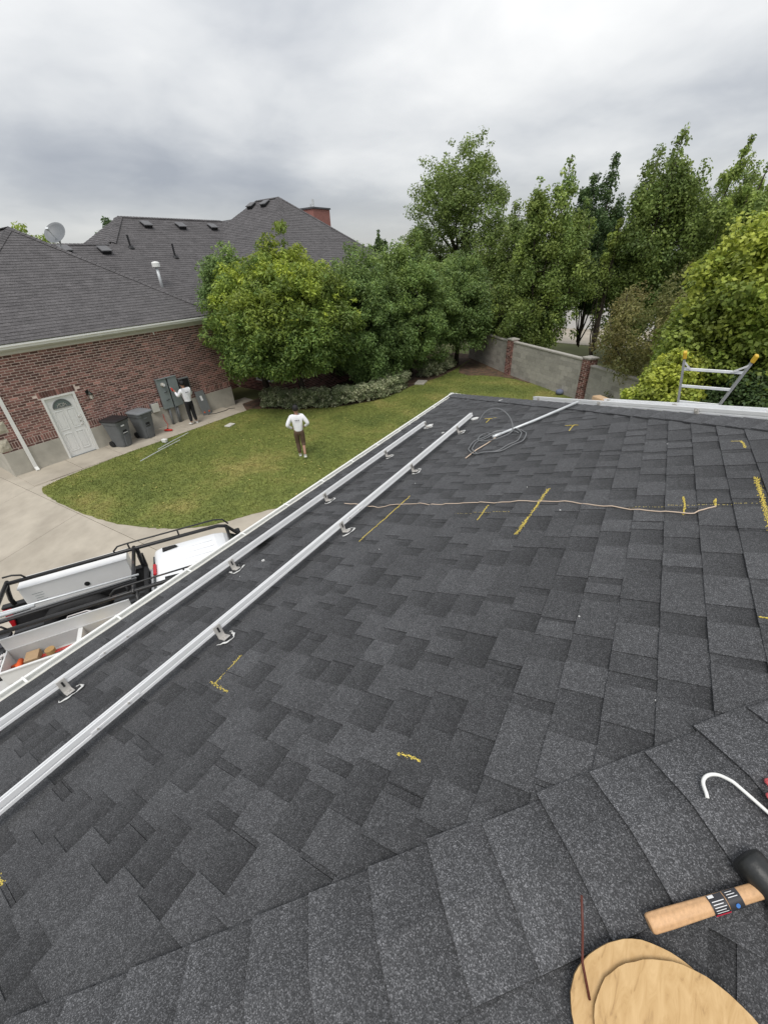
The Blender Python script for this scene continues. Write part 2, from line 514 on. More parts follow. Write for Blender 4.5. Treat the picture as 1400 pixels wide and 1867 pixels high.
class MB:
    def __init__(self):
        self.v, self.f, self.t = [], [], []

    def add(self, verts, faces, tone=0.5):
        b = len(self.v)
        self.v += [tuple(p) for p in verts]
        self.f += [tuple(b + i for i in q) for q in faces]
        self.t += [tone] * len(verts) if not isinstance(tone, (list, tuple)) else list(tone)
        return self

    def box(self, c, s, R=None, tone=0.5, taper=1.0):
        x, y, z = s[0] / 2, s[1] / 2, s[2] / 2
        P = [Vector((a * x * (taper if k > 0 else 1), b * y * (taper if k > 0 else 1), k * z)) for k in (-1, 1) for a, b in ((-1, -1), (1, -1), (1, 1), (-1, 1))]
        if R is not None:
            P = [R @ p for p in P]
        c = Vector(c)
        return self.add([c + p for p in P], [(3, 2, 1, 0), (4, 5, 6, 7), (0, 1, 5, 4), (1, 2, 6, 5), (2, 3, 7, 6), (3, 0, 4, 7)], tone)

    def bar(self, a, b, w, h, up=(0, 0, 1), tone=0.5):
        """A box from a to b, w wide across, h along up."""
        a, b = Vector(a), Vector(b)
        d = (b - a)
        l = d.length
        d.normalize()
        s = d.cross(Vector(up)).normalized()
        u = s.cross(d)
        R = Matrix((s, d, u)).transposed()
        return self.box((a + b) / 2, (w, l, h), R, tone)

    def hull8(self, lo, hi, tone=0.5):
        """Two quads (4 points each) joined as a box."""
        return self.add(list(lo) + list(hi), [(3, 2, 1, 0), (4, 5, 6, 7), (0, 1, 5, 4), (1, 2, 6, 5), (2, 3, 7, 6), (3, 0, 4, 7)], tone)

    def prism(self, poly, off, tone=0.5):
        """A polygon of 3-D points swept by off."""
        n = len(poly)
        off = Vector(off)
        a = [Vector(p) for p in poly]
        b = [p + off for p in a]
        nrm = Vector((0, 0, 0))
        for i in range(n):
            nrm += (a[i] - a[0]).cross(a[(i + 1) % n] - a[0])
        if nrm.dot(off) > 0:
            a.reverse(); b.reverse()
        fs = [tuple(range(n)), tuple(range(2 * n - 1, n - 1, -1))]
        fs += [(i, i + n, (i + 1) % n + n, (i + 1) % n) for i in range(n)]
        return self.add(a + b, fs, tone)

    def tube(self, path, r, n=8, closed=False, tone=0.5, flat=None):
        P = [Vector(p) for p in path]
        m = len(P)
        rr = [r] * m if not isinstance(r, (list, tuple)) else list(r)
        base = len(self.v)
        prev = None
        for i in range(m):
            if closed:
                d = P[(i + 1) % m] - P[i - 1]
            else:
                d = P[min(i + 1, m - 1)] - P[max(i - 1, 0)]
            if d.length < 1e-9:
                d = Vector((0, 0, 1))
            d.normalize()
            if prev is None:
                prev = d.orthogonal().normalized()
            u = (prev - d * prev.dot(d))
            if u.length < 1e-6:
                u = d.orthogonal()
            u.normalize()
            prev = u
            w = d.cross(u)
            for k in range(n):
                a = 2 * PI * k / n
                q = (u * math.cos(a) + w * math.sin(a)) * rr[i]
                if flat is not None:
                    q = q - Vector(flat[0]) * q.dot(Vector(flat[0])) * (1 - flat[1])
                self.v.append(tuple(P[i] + q))
                self.t.append(tone)
        for i in range(m if closed else m - 1):
            j = (i + 1) % m
            for k in range(n):
                l = (k + 1) % n
                self.f.append((base + i * n + k, base + i * n + l, base + j * n + l, base + j * n + k))
        if not closed:
            self.f.append(tuple(base + k for k in range(n - 1, -1, -1)))
            self.f.append(tuple(base + (m - 1) * n + k for k in range(n)))
        return self

    def lathe(self, prof, n=16, c=(0, 0, 0), R=None, tone=0.5, sx=1.0, sy=1.0):
        base = len(self.v)
        c = Vector(c)
        for r, z in prof:
            for k in range(n):
                a = 2 * PI * k / n
                p = Vector((r * math.cos(a) * sx, r * math.sin(a) * sy, z))
                if R is not None:
                    p = R @ p
                self.v.append(tuple(c + p))
                self.t.append(tone)
        m = len(prof)
        for i in range(m - 1):
            for k in range(n):
                l = (k + 1) % n
                self.f.append((base + i * n + k, base + i * n + l, base + (i + 1) * n + l, base + (i + 1) * n + k))
        self.f.append(tuple(base + k for k in range(n - 1, -1, -1)))
        self.f.append(tuple(base + (m - 1) * n + k for k in range(n)))
        return self

    def build(self, name, material, parent=None, local=False, smooth=False, bevel=0, org=None, seg=2):
        o = mk(name, self.v, self.f, material, parent, local, smooth, tone=self.t, org=org)
        if bevel:
            b = o.modifiers.new('bevel', 'BEVEL')
            b.width = bevel
            b.segments = seg
            b.limit_method = 'ANGLE'
            if smooth is False and seg > 1:
                pass
        return o


def clip_poly(poly, a, b, c):
    """Keeps a*u + b*v + c >= 0 of a 2-D polygon."""
    out = []
    for i in range(len(poly)):
        p, q = poly[i], poly[(i + 1) % len(poly)]
        dp, dq = a * p[0] + b * p[1] + c, a * q[0] + b * q[1] + c
        if dp >= 0:
            out.append(p)
        if (dp > 0) != (dq > 0) and abs(dp - dq) > 1e-12:
            s = dp / (dp - dq)
            out.append((p[0] + (q[0] - p[0]) * s, p[1] + (q[1] - p[1]) * s))
    res = []
    for p in out:
        if not res or abs(p[0] - res[-1][0]) + abs(p[1] - res[-1][1]) > 1e-5:
            res.append(p)
    if len(res) > 1 and abs(res[0][0] - res[-1][0]) + abs(res[0][1] - res[-1][1]) < 1e-5:
        res.pop()
    return res if len(res) >= 3 else []


# ------------------------------------------------------------------ ground, driveway, sidewalk, lawn
def slope_z(y):
    return 0.0 if y > 3.72 else -0.16 * (3.72 - y)


def ground():
    S = 1500
    ys = [-S, -40, 3.72, 60, S]
    xs = [-S, -60, 60, S]
    v, f = [], []
    for y in ys:
        for x in xs:
            z = -0.12 + (slope_z(y) if y > -41 else slope_z(-40))
            v.append((x, y, z))
    for j in range(len(ys) - 1):
        for i in range(len(xs) - 1):
            a = j * len(xs) + i
            f.append((a, a + 1, a + 1 + len(xs), a + len(xs)))
    structure(mk('ground', v, f, 'far_ground'))


ground()
W0 = Vector((-16.59, 6.057, 0))
WA = math.radians(3.2414)
WD = Vector((math.sin(WA), math.cos(WA), 0))
WN = Vector((math.cos(WA), -math.sin(WA), 0))


def NW(a, d, z):
    """Neighbour house coordinates: a along its side wall, d inward from its eave, z up."""
    q = W0 + WD * a + WN * (0.35 - d)
    return Vector((q.x, q.y, z))


def NWALL(a, out, z):
    q = W0 + WD * a + WN * out
    return Vector((q.x, q.y, z))


drive = structure(bpy.data.objects.new('driveway', None))
COL.objects.link(drive)
ORG['driveway'] = Vector((0, 0, 0))


def slab(parent, name, x0, x1, y0, y1, material, g=0.006, zo=0.0):
    b = MB()
    pts = [(x0 + g, y0 + g), (x1 - g, y0 + g), (x1 - g, y1 - g), (x0 + g, y1 - g)]
    top = [Vector((x, y, slope_z(y) + zo)) for x, y in pts]
    b.hull8([p - Vector((0, 0, 0.1)) for p in top], top)
    return b.build(name, material, parent, bevel=0.006)


jx = [-24.25, -21.25, -18.25, -15.25, -12.25, -9.25, -6.25, -3.25, -2.2]
jy = [-11.3, -8.3, -5.3, -2.3, 0.72, 3.72]
for i in range(len(jx) - 1):
    for j in range(len(jy) - 1):
        slab(drive, 'concrete_slab', jx[i], jx[i + 1], jy[j], jy[j + 1], 'concrete')
for i in range(3, len(jx) - 1):
    slab(drive, 'concrete_slab', jx[i], jx[i + 1], 3.72, 8.3, 'concrete')
for i in range(3):
    slab(drive, 'concrete_slab', jx[i], jx[i + 1], 3.72, 4.4, 'concrete')
mk('joint_base', [(-24.3, -11.3, slope_z(-11.3) - 0.03), (-2.2, -11.3, slope_z(-11.3) - 0.03), (-2.2, 3.72, -0.03), (-24.3, 3.72, -0.03), (-15.3, 3.72, -0.03), (-2.2, 8.3, -0.03), (-15.3, 8.3, -0.03)],
   [(0, 1, 2, 3), (4, 2, 5, 6)], 'concrete_dark', drive)

walk = structure(bpy.data.objects.new('sidewalk', None))
COL.objects.link(walk)
ORG['sidewalk'] = Vector((0, 0, 0))
aa = [-2.05, -0.62, 0.72, 2.1, 3.5, 4.9, 6.05]
for i in range(len(aa) - 1):
    b = MB()
    q = [NWALL(aa[i] + 0.006, -0.04, 0.02), NWALL(aa[i] + 0.006, 1.4, 0.02), NWALL(aa[i + 1] - 0.006, 1.4, 0.02), NWALL(aa[i + 1] - 0.006, -0.04, 0.02)]
    b.hull8([p - Vector((0, 0, 0.12)) for p in q], q)
    b.build('concrete_slab', 'concrete', walk, bevel=0.006)
b = MB()
q = [NWALL(6.06, -0.6, -0.06), NWALL(6.06, 1.55, -0.06), NWALL(7.0, 2.0, -0.06), NWALL(7.6, 0.9, -0.06), NWALL(7.8, -0.6, -0.06)]
b.prism(q, (0, 0, -0.1))
b.build('concrete_slab', 'concrete', walk)

LAWN = [(-15.02, 3.95), (-15.15, 6.0), (-15.02, 8.3), (-14.86, 11.0), (-14.80, 12.0), (-14.75, 12.45), (-14.2, 12.72), (-12.77, 13.2), (-11.16, 14.3), (-9.95, 16.1), (-9.75, 19.1),
        (-9.2, 20.5), (-9.1, 23.0), (-9.3, 25.9), (-5.98, 22.6), (-1.87, 19.2), (3.0, 14.66), (8.5, 9.5), (8.5, 8.0), (-3.0, 7.9),
        (-6.3, 7.85), (-7.4, 6.55), (-7.93, 5.79), (-8.35, 5.05), (-8.9, 4.6), (-9.6, 4.25), (-10.9, 3.86), (-12.26, 3.75), (-13.6, 3.78), (-14.4, 3.84)]


def smooth_ring(pts, it=1):
    for _ in range(it):
        out = []
        for i in range(len(pts)):
            p, q = pts[i], pts[(i + 1) % len(pts)]
            out.append((p[0] * 0.8 + q[0] * 0.2, p[1] * 0.8 + q[1] * 0.2))
            out.append((p[0] * 0.2 + q[0] * 0.8, p[1] * 0.2 + q[1] * 0.8))
        pts = out
    return pts


def inside(px, py, poly):
    px, py = np.asarray(px), np.asarray(py)
    r = np.zeros(px.shape, bool)
    n = len(poly)
    for i in range(n):
        x1, y1 = poly[i]
        x2, y2 = poly[(i + 1) % n]
        c = ((y1 > py) != (y2 > py)) & (px < (x2 - x1) * (py - y1) / (y2 - y1 + 1e-12) + x1)
        r ^= c
    return r


ring = [(x + random.gauss(0, 0.012), y + random.gauss(0, 0.012)) for x, y in smooth_ring(LAWN, 3)]
b = MB()
b.prism([(x, y, 0.018) for x, y in ring], (0, 0, -0.1))
lawn = structure(b.build('lawn', 'grass'))


def grass_blades(n):
    x = rng.uniform(-15.3, 8.6, n * 2)
    y = rng.uniform(3.6, 26.2, n * 2)
    # denser near the camera side where blades are larger in view
    keep = inside(x, y, ring) & ~(inside(x, y, DIRT) & (rng.random(n * 2) < 0.85)) & ~((x > -2.4) & (y < 16)) & (rng.random(n * 2) < np.clip(14.0 / np.hypot(x, y), 0.3, 1))
    x, y = x[keep], y[keep]
    m = len(x)
    a = rng.uniform(0, 2 * PI, m)
    w = rng.uniform(0.007, 0.016, m)
    hgt = rng.uniform(0.022, 0.048, m)
    lean = rng.uniform(0.0, 0.05, m)
    la = rng.uniform(0, 2 * PI, m)
    v = np.zeros((m, 3, 3), np.float32)
    v[:, 0] = np.stack([x - np.cos(a) * w, y - np.sin(a) * w, np.full(m, 0.012)], 1)
    v[:, 1] = np.stack([x + np.cos(a) * w, y + np.sin(a) * w, np.full(m, 0.012)], 1)
    v[:, 2] = np.stack([x + np.cos(la) * lean, y + np.sin(la) * lean, 0.018 + hgt], 1)
    o = mk('grass', v.reshape(-1, 3), np.arange(m * 3).reshape(-1, 3), 'grass')
    tag(o, 'short green and straw coloured lawn grass beside the driveway', 'grass', kind='stuff')


DIRT = [(-9.15, 25.6), (-9.05, 23.2), (-8.6, 22.0), (-7.9, 21.6), (-7.2, 21.9), (-6.3, 21.9), (-5.4, 21.7), (-4.6, 21.2), (-4.5, 21.38), (-6.0, 22.6)]
grass_blades(270000)
# mulch under the trees and along the hedge, and the strip of dirt at the foot of the block wall
b = MB()
b.prism([(-14.9, 12.3, 0.004), (-12.7, 13.05, 0.004), (-11.0, 14.15, 0.004), (-9.75, 16.0, 0.004), (-9.55, 19.0, 0.004), (-9.0, 20.4, 0.004), (-8.3, 22.5, 0.004), (-7.6, 24.3, 0.004), (-9.6, 27.0, 0.004),
         (-15.5, 27.5, 0.004), (-15.8, 12.9, 0.004)], (0, 0, -0.06))
structure(b.build('mulch_bed', 'soil'))
b = MB()
b.prism([(x, y, 0.026) for x, y in DIRT], (0, 0, -0.05))
structure(b.build('dirt_patch', 'soil'))
# neighbour's yard behind the wall: pale concrete terrace
b = MB()
b.prism([(-6.5, 33.5, -0.1), (1.5, 31.5, -0.1), (2.5, 40, -0.1), (-8, 41, -0.1)], (0, 0, -0.06))
structure(b.build('patio', 'concrete'))

# ------------------------------------------------------------------ our house: roof of shingles
T = 0.32206
SA = math.atan(T)
CS, SN = math.cos(SA), math.sin(SA)
ZR = 4.221
XE, Y0, Y1 = -2.97, -2.55, 7.42             # eave line and its two corners
ZE = ZR + T * XE
AP = Vector((XE + (Y1 - Y0) / 2, (Y0 + Y1) / 2, ZE + T * (Y1 - Y0) / 2))
SIDE = Y1 - Y0
XB = XE + SIDE


def RP(x, y, off=0.0):
    """A point of the roof slope under plan position x, y, lifted by off along its normal."""
    return Vector((x - SN * off, y, ZR + T * x + CS * off))


def NP(x, y, off=0.0):
    return Vector((x, y - SN * off, ZR + T * (y - 0.42) + CS * off))


house = thing('house', 'own low house under the camera with charcoal shingle hip roof and white gutter', 'house', (XE, Y0, 0))
b = MB()
w_in = 0.35
cor = [(XE + w_in, Y0 + w_in), (XB - w_in, Y0 + w_in), (XB - w_in, Y1 - w_in), (XE + w_in, Y1 - w_in)]
for i in range(4):
    p, q = cor[i], cor[(i + 1) % 4]
    d = Vector((q[0] - p[0], q[1] - p[1], 0)).normalized()
    nrm = Vector((d.y, -d.x, 0)) * -0.2
    P = [Vector((p[0], p[1], -1.5)), Vector((q[0], q[1], -1.5)), Vector((q[0], q[1], ZE - 0.14)), Vector((p[0], p[1], ZE - 0.14))]
    b.prism(P, nrm)
b.build('wall', 'stucco_white', house)
# deck: four sloping faces and the soffit
b = MB()
z = ZE - 0.02
C4 = [Vector((XE, Y0, z)), Vector((XB, Y0, z)), Vector((XB, Y1, z)), Vector((XE, Y1, z))]
ap = Vector((AP.x, AP.y, AP.z - 0.02))
b.add(C4 + [ap] + [p - Vector((0, 0, 0.1)) for p in C4], [(0, 1, 4), (1, 2, 4), (2, 3, 4), (3, 0, 4), (8, 7, 6, 5), (0, 5, 6, 1), (1, 6, 7, 2), (2, 7, 8, 3), (3, 8, 5, 0)], 0.35)
roof = b.build('roof', 'shingle', house)

EXPO = 0.143
VMAX = SIDE / 2 / CS


def project(p):
    d = Vector(p) - Vector((0, 0, CAM_Z))
    z = d.dot(FW)
    if z < 0.1:
        return None
    return (383.5 + 408 * d.dot(RT) / z, 512 - 408 * d.dot(UP) / z, z)


TABS = {}


def shingle_field(orig, A, U, N, sep):
    """Lays courses of laminated shingles on a triangular slope; returns list of (builder, centre)."""
    res = []
    k = 0
    prev = 0.0
    while k * EXPO < VMAX - 0.05:
        va, vb = k * EXPO, min((k + 1) * EXPO + 0.004, VMAX)
        u0, u1 = va * CS, SIDE - va * CS
        u = u0 - 1.0 + (prev % 0.98)
        prev += random.choice((0.15, 0.29, 0.43, 0.60))
        while u < u1:
            ln = 0.98
            mb = MB()
            wob = random.uniform(-0.0015, 0.0015)

            def piece(ua, ub, v0, v1, h0, h1, t0, t1):
                poly = [(ua, v0), (ub, v0), (ub, v1), (ua, v1)]
                poly = clip_poly(poly, 1, -CS, 0)
                if poly:
                    poly = clip_poly(poly, -1, -CS, SIDE)
                if not poly:
                    return
                top, low, tn = [], [], []
                for (pu, pv) in poly:
                    f = (pv - v0) / max(v1 - v0, 1e-6)
                    hh = h0 + (h1 - h0) * f + wob
                    top.append(orig + A * pu + U * pv + N * hh)
                    low.append(orig + A * pu + U * pv + N * (hh - 0.012))
                    tn.append(t0 + (t1 - t0) * f)
                n = len(poly)
                base = len(mb.v)
                mb.v += [tuple(p) for p in top + low]
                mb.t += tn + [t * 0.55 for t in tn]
                flip = A.cross(U).dot(N) < 0
                idx = list(range(n))
                fs = [tuple(base + i for i in (idx[::-1] if flip else idx))]
                for i in range(n):
                    j = (i + 1) % n
                    q = (base + i, base + i + n, base + j + n, base + j)
                    fs.append(q if not flip else q[::-1])
                mb.f += fs
            st = random.uniform(-0.03, 0.03)
            # lower lamination: darker granule blend with a blended shadow line at its head
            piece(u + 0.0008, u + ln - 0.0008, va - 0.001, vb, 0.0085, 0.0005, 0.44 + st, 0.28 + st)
            # upper lamination: the wide tabs
            t = u + random.uniform(0.0, 0.05)
            first = True
            while t < u + ln - 0.05:
                w = random.choice((0.10, 0.13, 0.16, 0.19, 0.22, 0.27))
                e = min(t + w, u + ln - 0.001)
                tn = random.uniform(0.50, 0.58) + st
                if random.random() < 0.2:
                    tn = random.uniform(0.42, 0.48) + st
                if sep == 'record':
                    TABS.setdefault(k, []).append((t, e))
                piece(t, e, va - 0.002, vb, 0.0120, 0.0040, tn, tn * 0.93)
                t = e + random.choice((0.05, 0.09, 0.12, 0.15, 0.18))
            if mb.v:
                cu = min(max(u + ln / 2, u0), u1)
                res.append((mb, orig + A * cu + U * (va + 0.07)))
            u += ln
        k += 1
    return res


OW = Vector((XE, Y0, ZE))
fields = {
    'west': shingle_field(OW, Vector((0, 1, 0)), Vector((CS, 0, SN)), Vector((-SN, 0, CS)), 'record'),
    'south': shingle_field(OW, Vector((1, 0, 0)), Vector((0, CS, SN)), Vector((0, -SN, CS)), True),
    'north': shingle_field(Vector((XE, Y1, ZE)), Vector((1, 0, 0)), Vector((0, -CS, SN)), Vector((0, SN, CS)), False),
    'east': shingle_field(Vector((XB, Y0, ZE)), Vector((0, 1, 0)), Vector((-CS, 0, SN)), Vector((SN, 0, CS)), False)}
score = []
for kf, lst in fields.items():
    for mb, c in lst:
        pr = project(c)
        s = -1.0
        if pr and kf in ('west', 'south') and -200 < pr[0] < 960 and -50 < pr[1] < 1250:
            s = 1.0 / pr[2]
        score.append((s, kf, mb))
score.sort(key=lambda q: -q[0])
rest = MB()
for i, (s, kf, mb) in enumerate(score):
    if i < 290 and s > 0:
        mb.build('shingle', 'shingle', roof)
    else:
        rest.add(mb.v, mb.f, mb.t)
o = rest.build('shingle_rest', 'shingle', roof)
o['kind'] = 'stuff'


def hip_caps(c0, c1, U1, U2, N1, N2, exposure=0.167, half=0.15, n_sep=60):
    """Cap shingles bent over a hip that climbs from c0 to c1; U1/U2 run down the two slopes square to the hip."""
    d = (c1 - c0)
    L_ = d.length
    d.normalize()
    n = int(L_ / exposure)
    up = (N1 + N2).normalized()
    for i in range(n + 1):
        s0, s1 = i * exposure, i * exposure + exposure + 0.06
        jit = random.uniform(-0.006, 0.006)
        hh = half + random.uniform(-0.006, 0.006)
        th0, th1 = 0.027, 0.016
        tn = random.uniform(0.54, 0.60)
        mb = MB()
        rows = []
        for s, th in ((s0, th0), (s1, th1)):
            p = c0 + d * (s + jit)
            row = [p + U1 * (hh + jit) + N1 * (th - 0.004), p + U1 * hh * 0.2 + N1 * th, p + up * (th + 0.001), p + U2 * hh * 0.2 + N2 * th, p + U2 * (hh - jit) + N2 * (th - 0.004)]
            rows.append(row)
        topv = rows[0] + rows[1]
        lowv = [q - up * 0.013 for q in topv]
        fs = []
        for k in range(4):
            fs.append((k, k + 1, k + 6, k + 5))
            fs.append((k, k + 10, k + 11, k + 1))
        fs += [(0, 5, 15, 10), (4, 14, 19, 9)]
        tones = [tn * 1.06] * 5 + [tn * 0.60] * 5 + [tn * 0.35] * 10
        mb.add(topv + lowv, fs, tones)
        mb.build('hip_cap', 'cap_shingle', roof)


NWv, NSv, NNv = Vector((-SN, 0, CS)), Vector((0, -SN, CS)), Vector((0, SN, CS))


def across(d, n, sgn):
    u = d.cross(n).normalized()
    return u if u.dot(sgn) > 0 else -u


dn = (AP - C4[0]).normalized()
hip_caps(OW, Vector((AP.x, AP.y, AP.z)), across(dn, NWv, Vector((-1, 1, 0))), across(dn, NSv, Vector((1, -1, 0))), NWv, NSv)
df = (AP - Vector((XE, Y1, ZE))).normalized()
hip_caps(Vector((XE, Y1, ZE)), AP, across(df, NWv, Vector((-1, -1, 0))), across(df, NNv, Vector((1, 1, 0))), NWv, NNv)


def gutter(parent, a, b_, out, name='gutter', w=0.095, hgt=0.10, material='white_paint', straps=True):
    """Open K-style trough along a to b; out points away from the house."""
    a, b_ = Vector(a), Vector(b_)
    out = Vector(out).normalized()
    prof = [(0.004, 0.0), (0.004, -hgt), (w * 0.65, -hgt), (w * 0.75, -hgt * 0.55), (w, -hgt * 0.35), (w, 0.0), (w - 0.022, 0.0), (w - 0.022, -0.012), (w - 0.012, -0.014), (w - 0.012, -hgt * 0.33),
            (w * 0.7, -hgt * 0.5), (w * 0.6, -hgt + 0.01), (0.014, -hgt + 0.01), (0.014, 0.0)]
    mb = MB()
    mb.prism([a + out * p[0] + Vector((0, 0, p[1])) for p in prof], b_ - a)
    g = mb.build(name, material, parent)
    if straps:
        n = int((b_ - a).length / 0.62)
        for i in range(n):
            q = a + (b_ - a) * ((i + 0.5) / n)
            s = MB()
            d = (b_ - a).normalized()
            s.box(q + out * (w / 2) + Vector((0, 0, 0.002)), (0.014, w, 0.004), Matrix((d, out, Vector((0, 0, 1)))).transposed())
            s.build('gutter_strap', material, g)
    return g


gz = ZE + 0.004
gutter(house, (XE, Y0 - 0.12, gz), (XE, Y1 + 0.12, gz), (-1, 0, 0))
gutter(house, (XE - 0.12, Y1, gz), (XB, Y1, gz), (0, 1, 0), straps=False)
gutter(house, (XE - 0.12, Y0, gz), (XB, Y0, gz), (0, -1, 0), straps=False)
b = MB()
b.box((XE - 0.006, (Y0 + Y1) / 2, ZE + 0.006), (0.014, SIDE + 0.1, 0.012))
b.build('drip_edge', 'cream_paint', house)

# ------------------------------------------------------------------ solar rails on the roof
RF = Matrix((Vector((CS, 0, SN)), Vector((0, 1, 0)), Vector((-SN, 0, CS)))).transposed()
RAIL = [(-.02, 0), (.02, 0), (.02, .016), (.015, .018), (.015, .027), (.02, .029), (.02, .058), (.007, .058), (.007, .049), (.012, .047), (.012, .040), (-.012, .040), (-.012, .047), (-.007, .049),
        (-.007, .058), (-.02, .058), (-.02, .029), (-.015, .027), (-.015, .018), (-.02, .016)]


def roof_rail(x, ya, yb, feet, label, splice):
    org = RP(x, feet[0], 0)
    t = thing('mounting_rail', label, 'rail', org, group='aluminium mounting rails fixed along the roof')
    mb = MB()
    pr = [RF @ Vector((p[0] * 0.86, ya, p[1] * 0.80)) + RP(x, 0, 0.064) for p in RAIL]
    mb.prism(pr, (0, yb - ya, 0))
    mb.build('channel', 'aluminium', t)
    for y in splice:
        s = MB()
        for k in (-0.09, 0.06):
            s.tube([RP(x + 0.012, y + k, 0.082), RP(x + 0.023, y + k, 0.082)], 0.006, 6)
        s.build('splice_bolt', 'steel', t)
        s = MB()
        s.box(RP(x + 0.0170, y, 0.082), (0.004, 0.24, 0.010), RF)
        s.build('splice_bar', 'aluminium', t)
    for y in feet:
        f = MB()
        f.box(RP(x + 0.0215, y, 0.062), (0.006, 0.046, 0.085), RF)
        f.box(RP(x + 0.048, y, 0.023), (0.056, 0.046, 0.007), RF)
        ft = f.build('bracket', 'steel', t, bevel=0.002)
        s = MB()
        s.box(RP(x + 0.0258, y, 0.074), (0.003, 0.010, 0.034), RF)
        s.build('slot', 'panel_dark', ft)
        s = MB()
        s.tube([RP(x + 0.054, y, 0.025), RP(x + 0.054, y, 0.037)], 0.009, 6)
        s.build('bolt', 'steel', ft)
        # smear of white sealant round the foot
        s = MB()
        ph = random.uniform(-0.5, 0.5)
        path, rr = [], []
        p1, p2 = random.uniform(0, 6), random.uniform(0, 6)
        for i in range(31):
            a = -2.0 + ph + 3.7 * i / 30
            r = 0.052 + 0.008 * math.sin(i * 0.35 + p1) + 0.003 * math.sin(i * 1.1 + p2)
            path.append(RP(x + 0.048 + r * math.cos(a) * 0.95, y + r * math.sin(a) * 1.15, 0.017))
            rr.append((0.0055 + 0.0030 * math.sin(i * 0.5 + p2)) * (0.4 if i in (0, 30) else 1))
        s.tube(path, rr, 6, flat=(NWv, 0.5))
        s.build('sealant', 'sealant', t, smooth=True)
    return t


roof_rail(-1.775, -1.6, 5.14, [-1.53, -0.314, 0.905, 2.155, 3.375, 4.593], 'aluminium mounting rail on the roof, the upper of two farther from the gutter', [0.30, 2.36])
roof_rail(-2.475, -1.6, 5.17, [-2.19 + 1.0, 0.281, 1.556, 2.79, 4.01, 5.14], 'aluminium mounting rail on the roof, the lower of two nearer the gutter', [0.62])


def hip_rail(off, xa, xb, lift, label):
    cc = 4.45 + off
    a = Vector((xa, cc - xa, ZR + T * xa + lift))
    bb = Vector((xb, cc - xb, ZR + T * xb + lift))
    d = (bb - a).normalized()
    s = d.cross(Vector((0, 0, 1))).normalized()
    u = s.cross(d)
    R = Matrix((s, d, u)).transposed()
    t = thing('mounting_rail', label, 'rail', a, group='aluminium rails lying on the far hip')
    mb = MB()
    mb.prism([a + R @ Vector((p[0], 0, p[1] * 0.8)) for p in RAIL], bb - a)
    mb.build('channel', 'aluminium', t)
    n = 4
    for i in range(n):
        f = MB()
        q = a + (bb - a) * ((i + 0.12) / n)
        f.box(q + s * 0.026 + u * 0.02, (0.008, 0.035, 0.045), R)
        f.tube([q + s * 0.03 + u * 0.025, q + s * 0.043 + u * 0.025], 0.008, 6)
        f.build('clamp', 'steel', t)
    return t


hip_rail(0.06, -1.12, 1.9, 0.010, 'long aluminium rail lying along the far hip above the conduit end')
hip_rail(0.125, -1.13, 1.9, -0.010, 'second aluminium rail behind the long one along the far hip')
hip_rail(0.19, -0.26, 1.9, 0.000, 'shorter aluminium rail laid behind the others beside the ladder')
b = MB()
b.box((-0.30, 4.95, 4.16), (0.16, 0.10, 0.05), Matrix.Rotation(-0.78, 3, 'Z'))
tag(b.build('cardboard_piece', 'cardboard', None, org=(-0.30, 4.95, 4.13), bevel=0.01), 'small tan cardboard piece tucked behind the rails on the far hip', 'cardboard')

def surf(x, y):
    """Height of the shingle surface above the nominal slope at plan position x, y."""
    v = (x - XE) / CS
    k = int(v / EXPO)
    f = v / EXPO - k
    u = y - Y0
    for a, e in TABS.get(k, []):
        if a <= u <= e:
            return 0.0120 + (0.0040 - 0.0120) * f
    return 0.0085 + (0.0005 - 0.0085) * f


# conduit, cable coil and wire lying on the slope
b = MB()
b.tube([RP(-1.165, 4.165, 0.032), RP(-0.86, 4.52, 0.034), RP(-0.50, 4.94, 0.05)], 0.0145, 10)
b.tube([RP(-1.185, 4.14, 0.032), RP(-1.12, 4.216, 0.032)], 0.018, 10)
tag(b.build('conduit_pipe', 'galvanised', None, org=RP(-0.85, 4.5), smooth=True), 'thin grey conduit pipe lying across the shingles up to the far hip', 'pipe')
b = MB()
path = []
for i in range(150):
    f = i / 149
    a = 0.8 + f * 2 * PI * 3.3
    if f < 0.68:
        rx, ry = 0.235 + 0.03 * math.sin(5 * f), 0.30 + 0.05 * math.sin(3 * f)
        cx, cy, hh = -1.10 + 0.02 * math.sin(9 * f), 3.98 + 0.06 * f, 0.022 + 0.008 * math.sin(7 * a) + 0.012 * f
    else:
        g = (f - 0.68) / 0.32
        rx, ry = 0.19, 0.20
        cx, cy, hh = -1.17 - 0.05 * g, 4.22 + 0.06 * g, 0.025 + 0.26 * g * max(0, math.sin(a)) + 0.02 * g
    path.append(RP(cx + rx * math.cos(a), cy + ry * math.sin(a), hh))
b.tube(path, 0.0062, 6)
coil = b.build('cable_coil', 'cable_grey', None, org=RP(-1.1, 4.0), smooth=True)
tag(coil, 'loose coil of grey cable at the lower end of the conduit', 'cable')
b = MB()
b.tube([RP(-1.16, 4.15, 0.02), RP(-1.20, 3.98, 0.018), RP(-1.255, 3.82, 0.018), RP(-1.27, 3.71, 0.018), RP(-1.285, 3.60, 0.018)], 0.006, 6)
tag(b.build('cable_tail', 'copper_wire', None, org=RP(-1.22, 3.9), smooth=True), 'pale straight cable end running from the coil down the shingles', 'cable')
WIRE = [(-1.935, 2.462), (-1.80, 2.54), (-1.70, 2.59), (-1.523, 2.626), (-1.338, 2.628), (-1.18, 2.595), (-1.025, 2.578), (-0.857, 2.598), (-0.725, 2.575), (-0.457, 2.565), (-0.214, 2.531), (0.006, 2.45), (0.22, 2.378),
        (0.339, 2.345), (0.416, 2.34), (0.504, 2.412)]


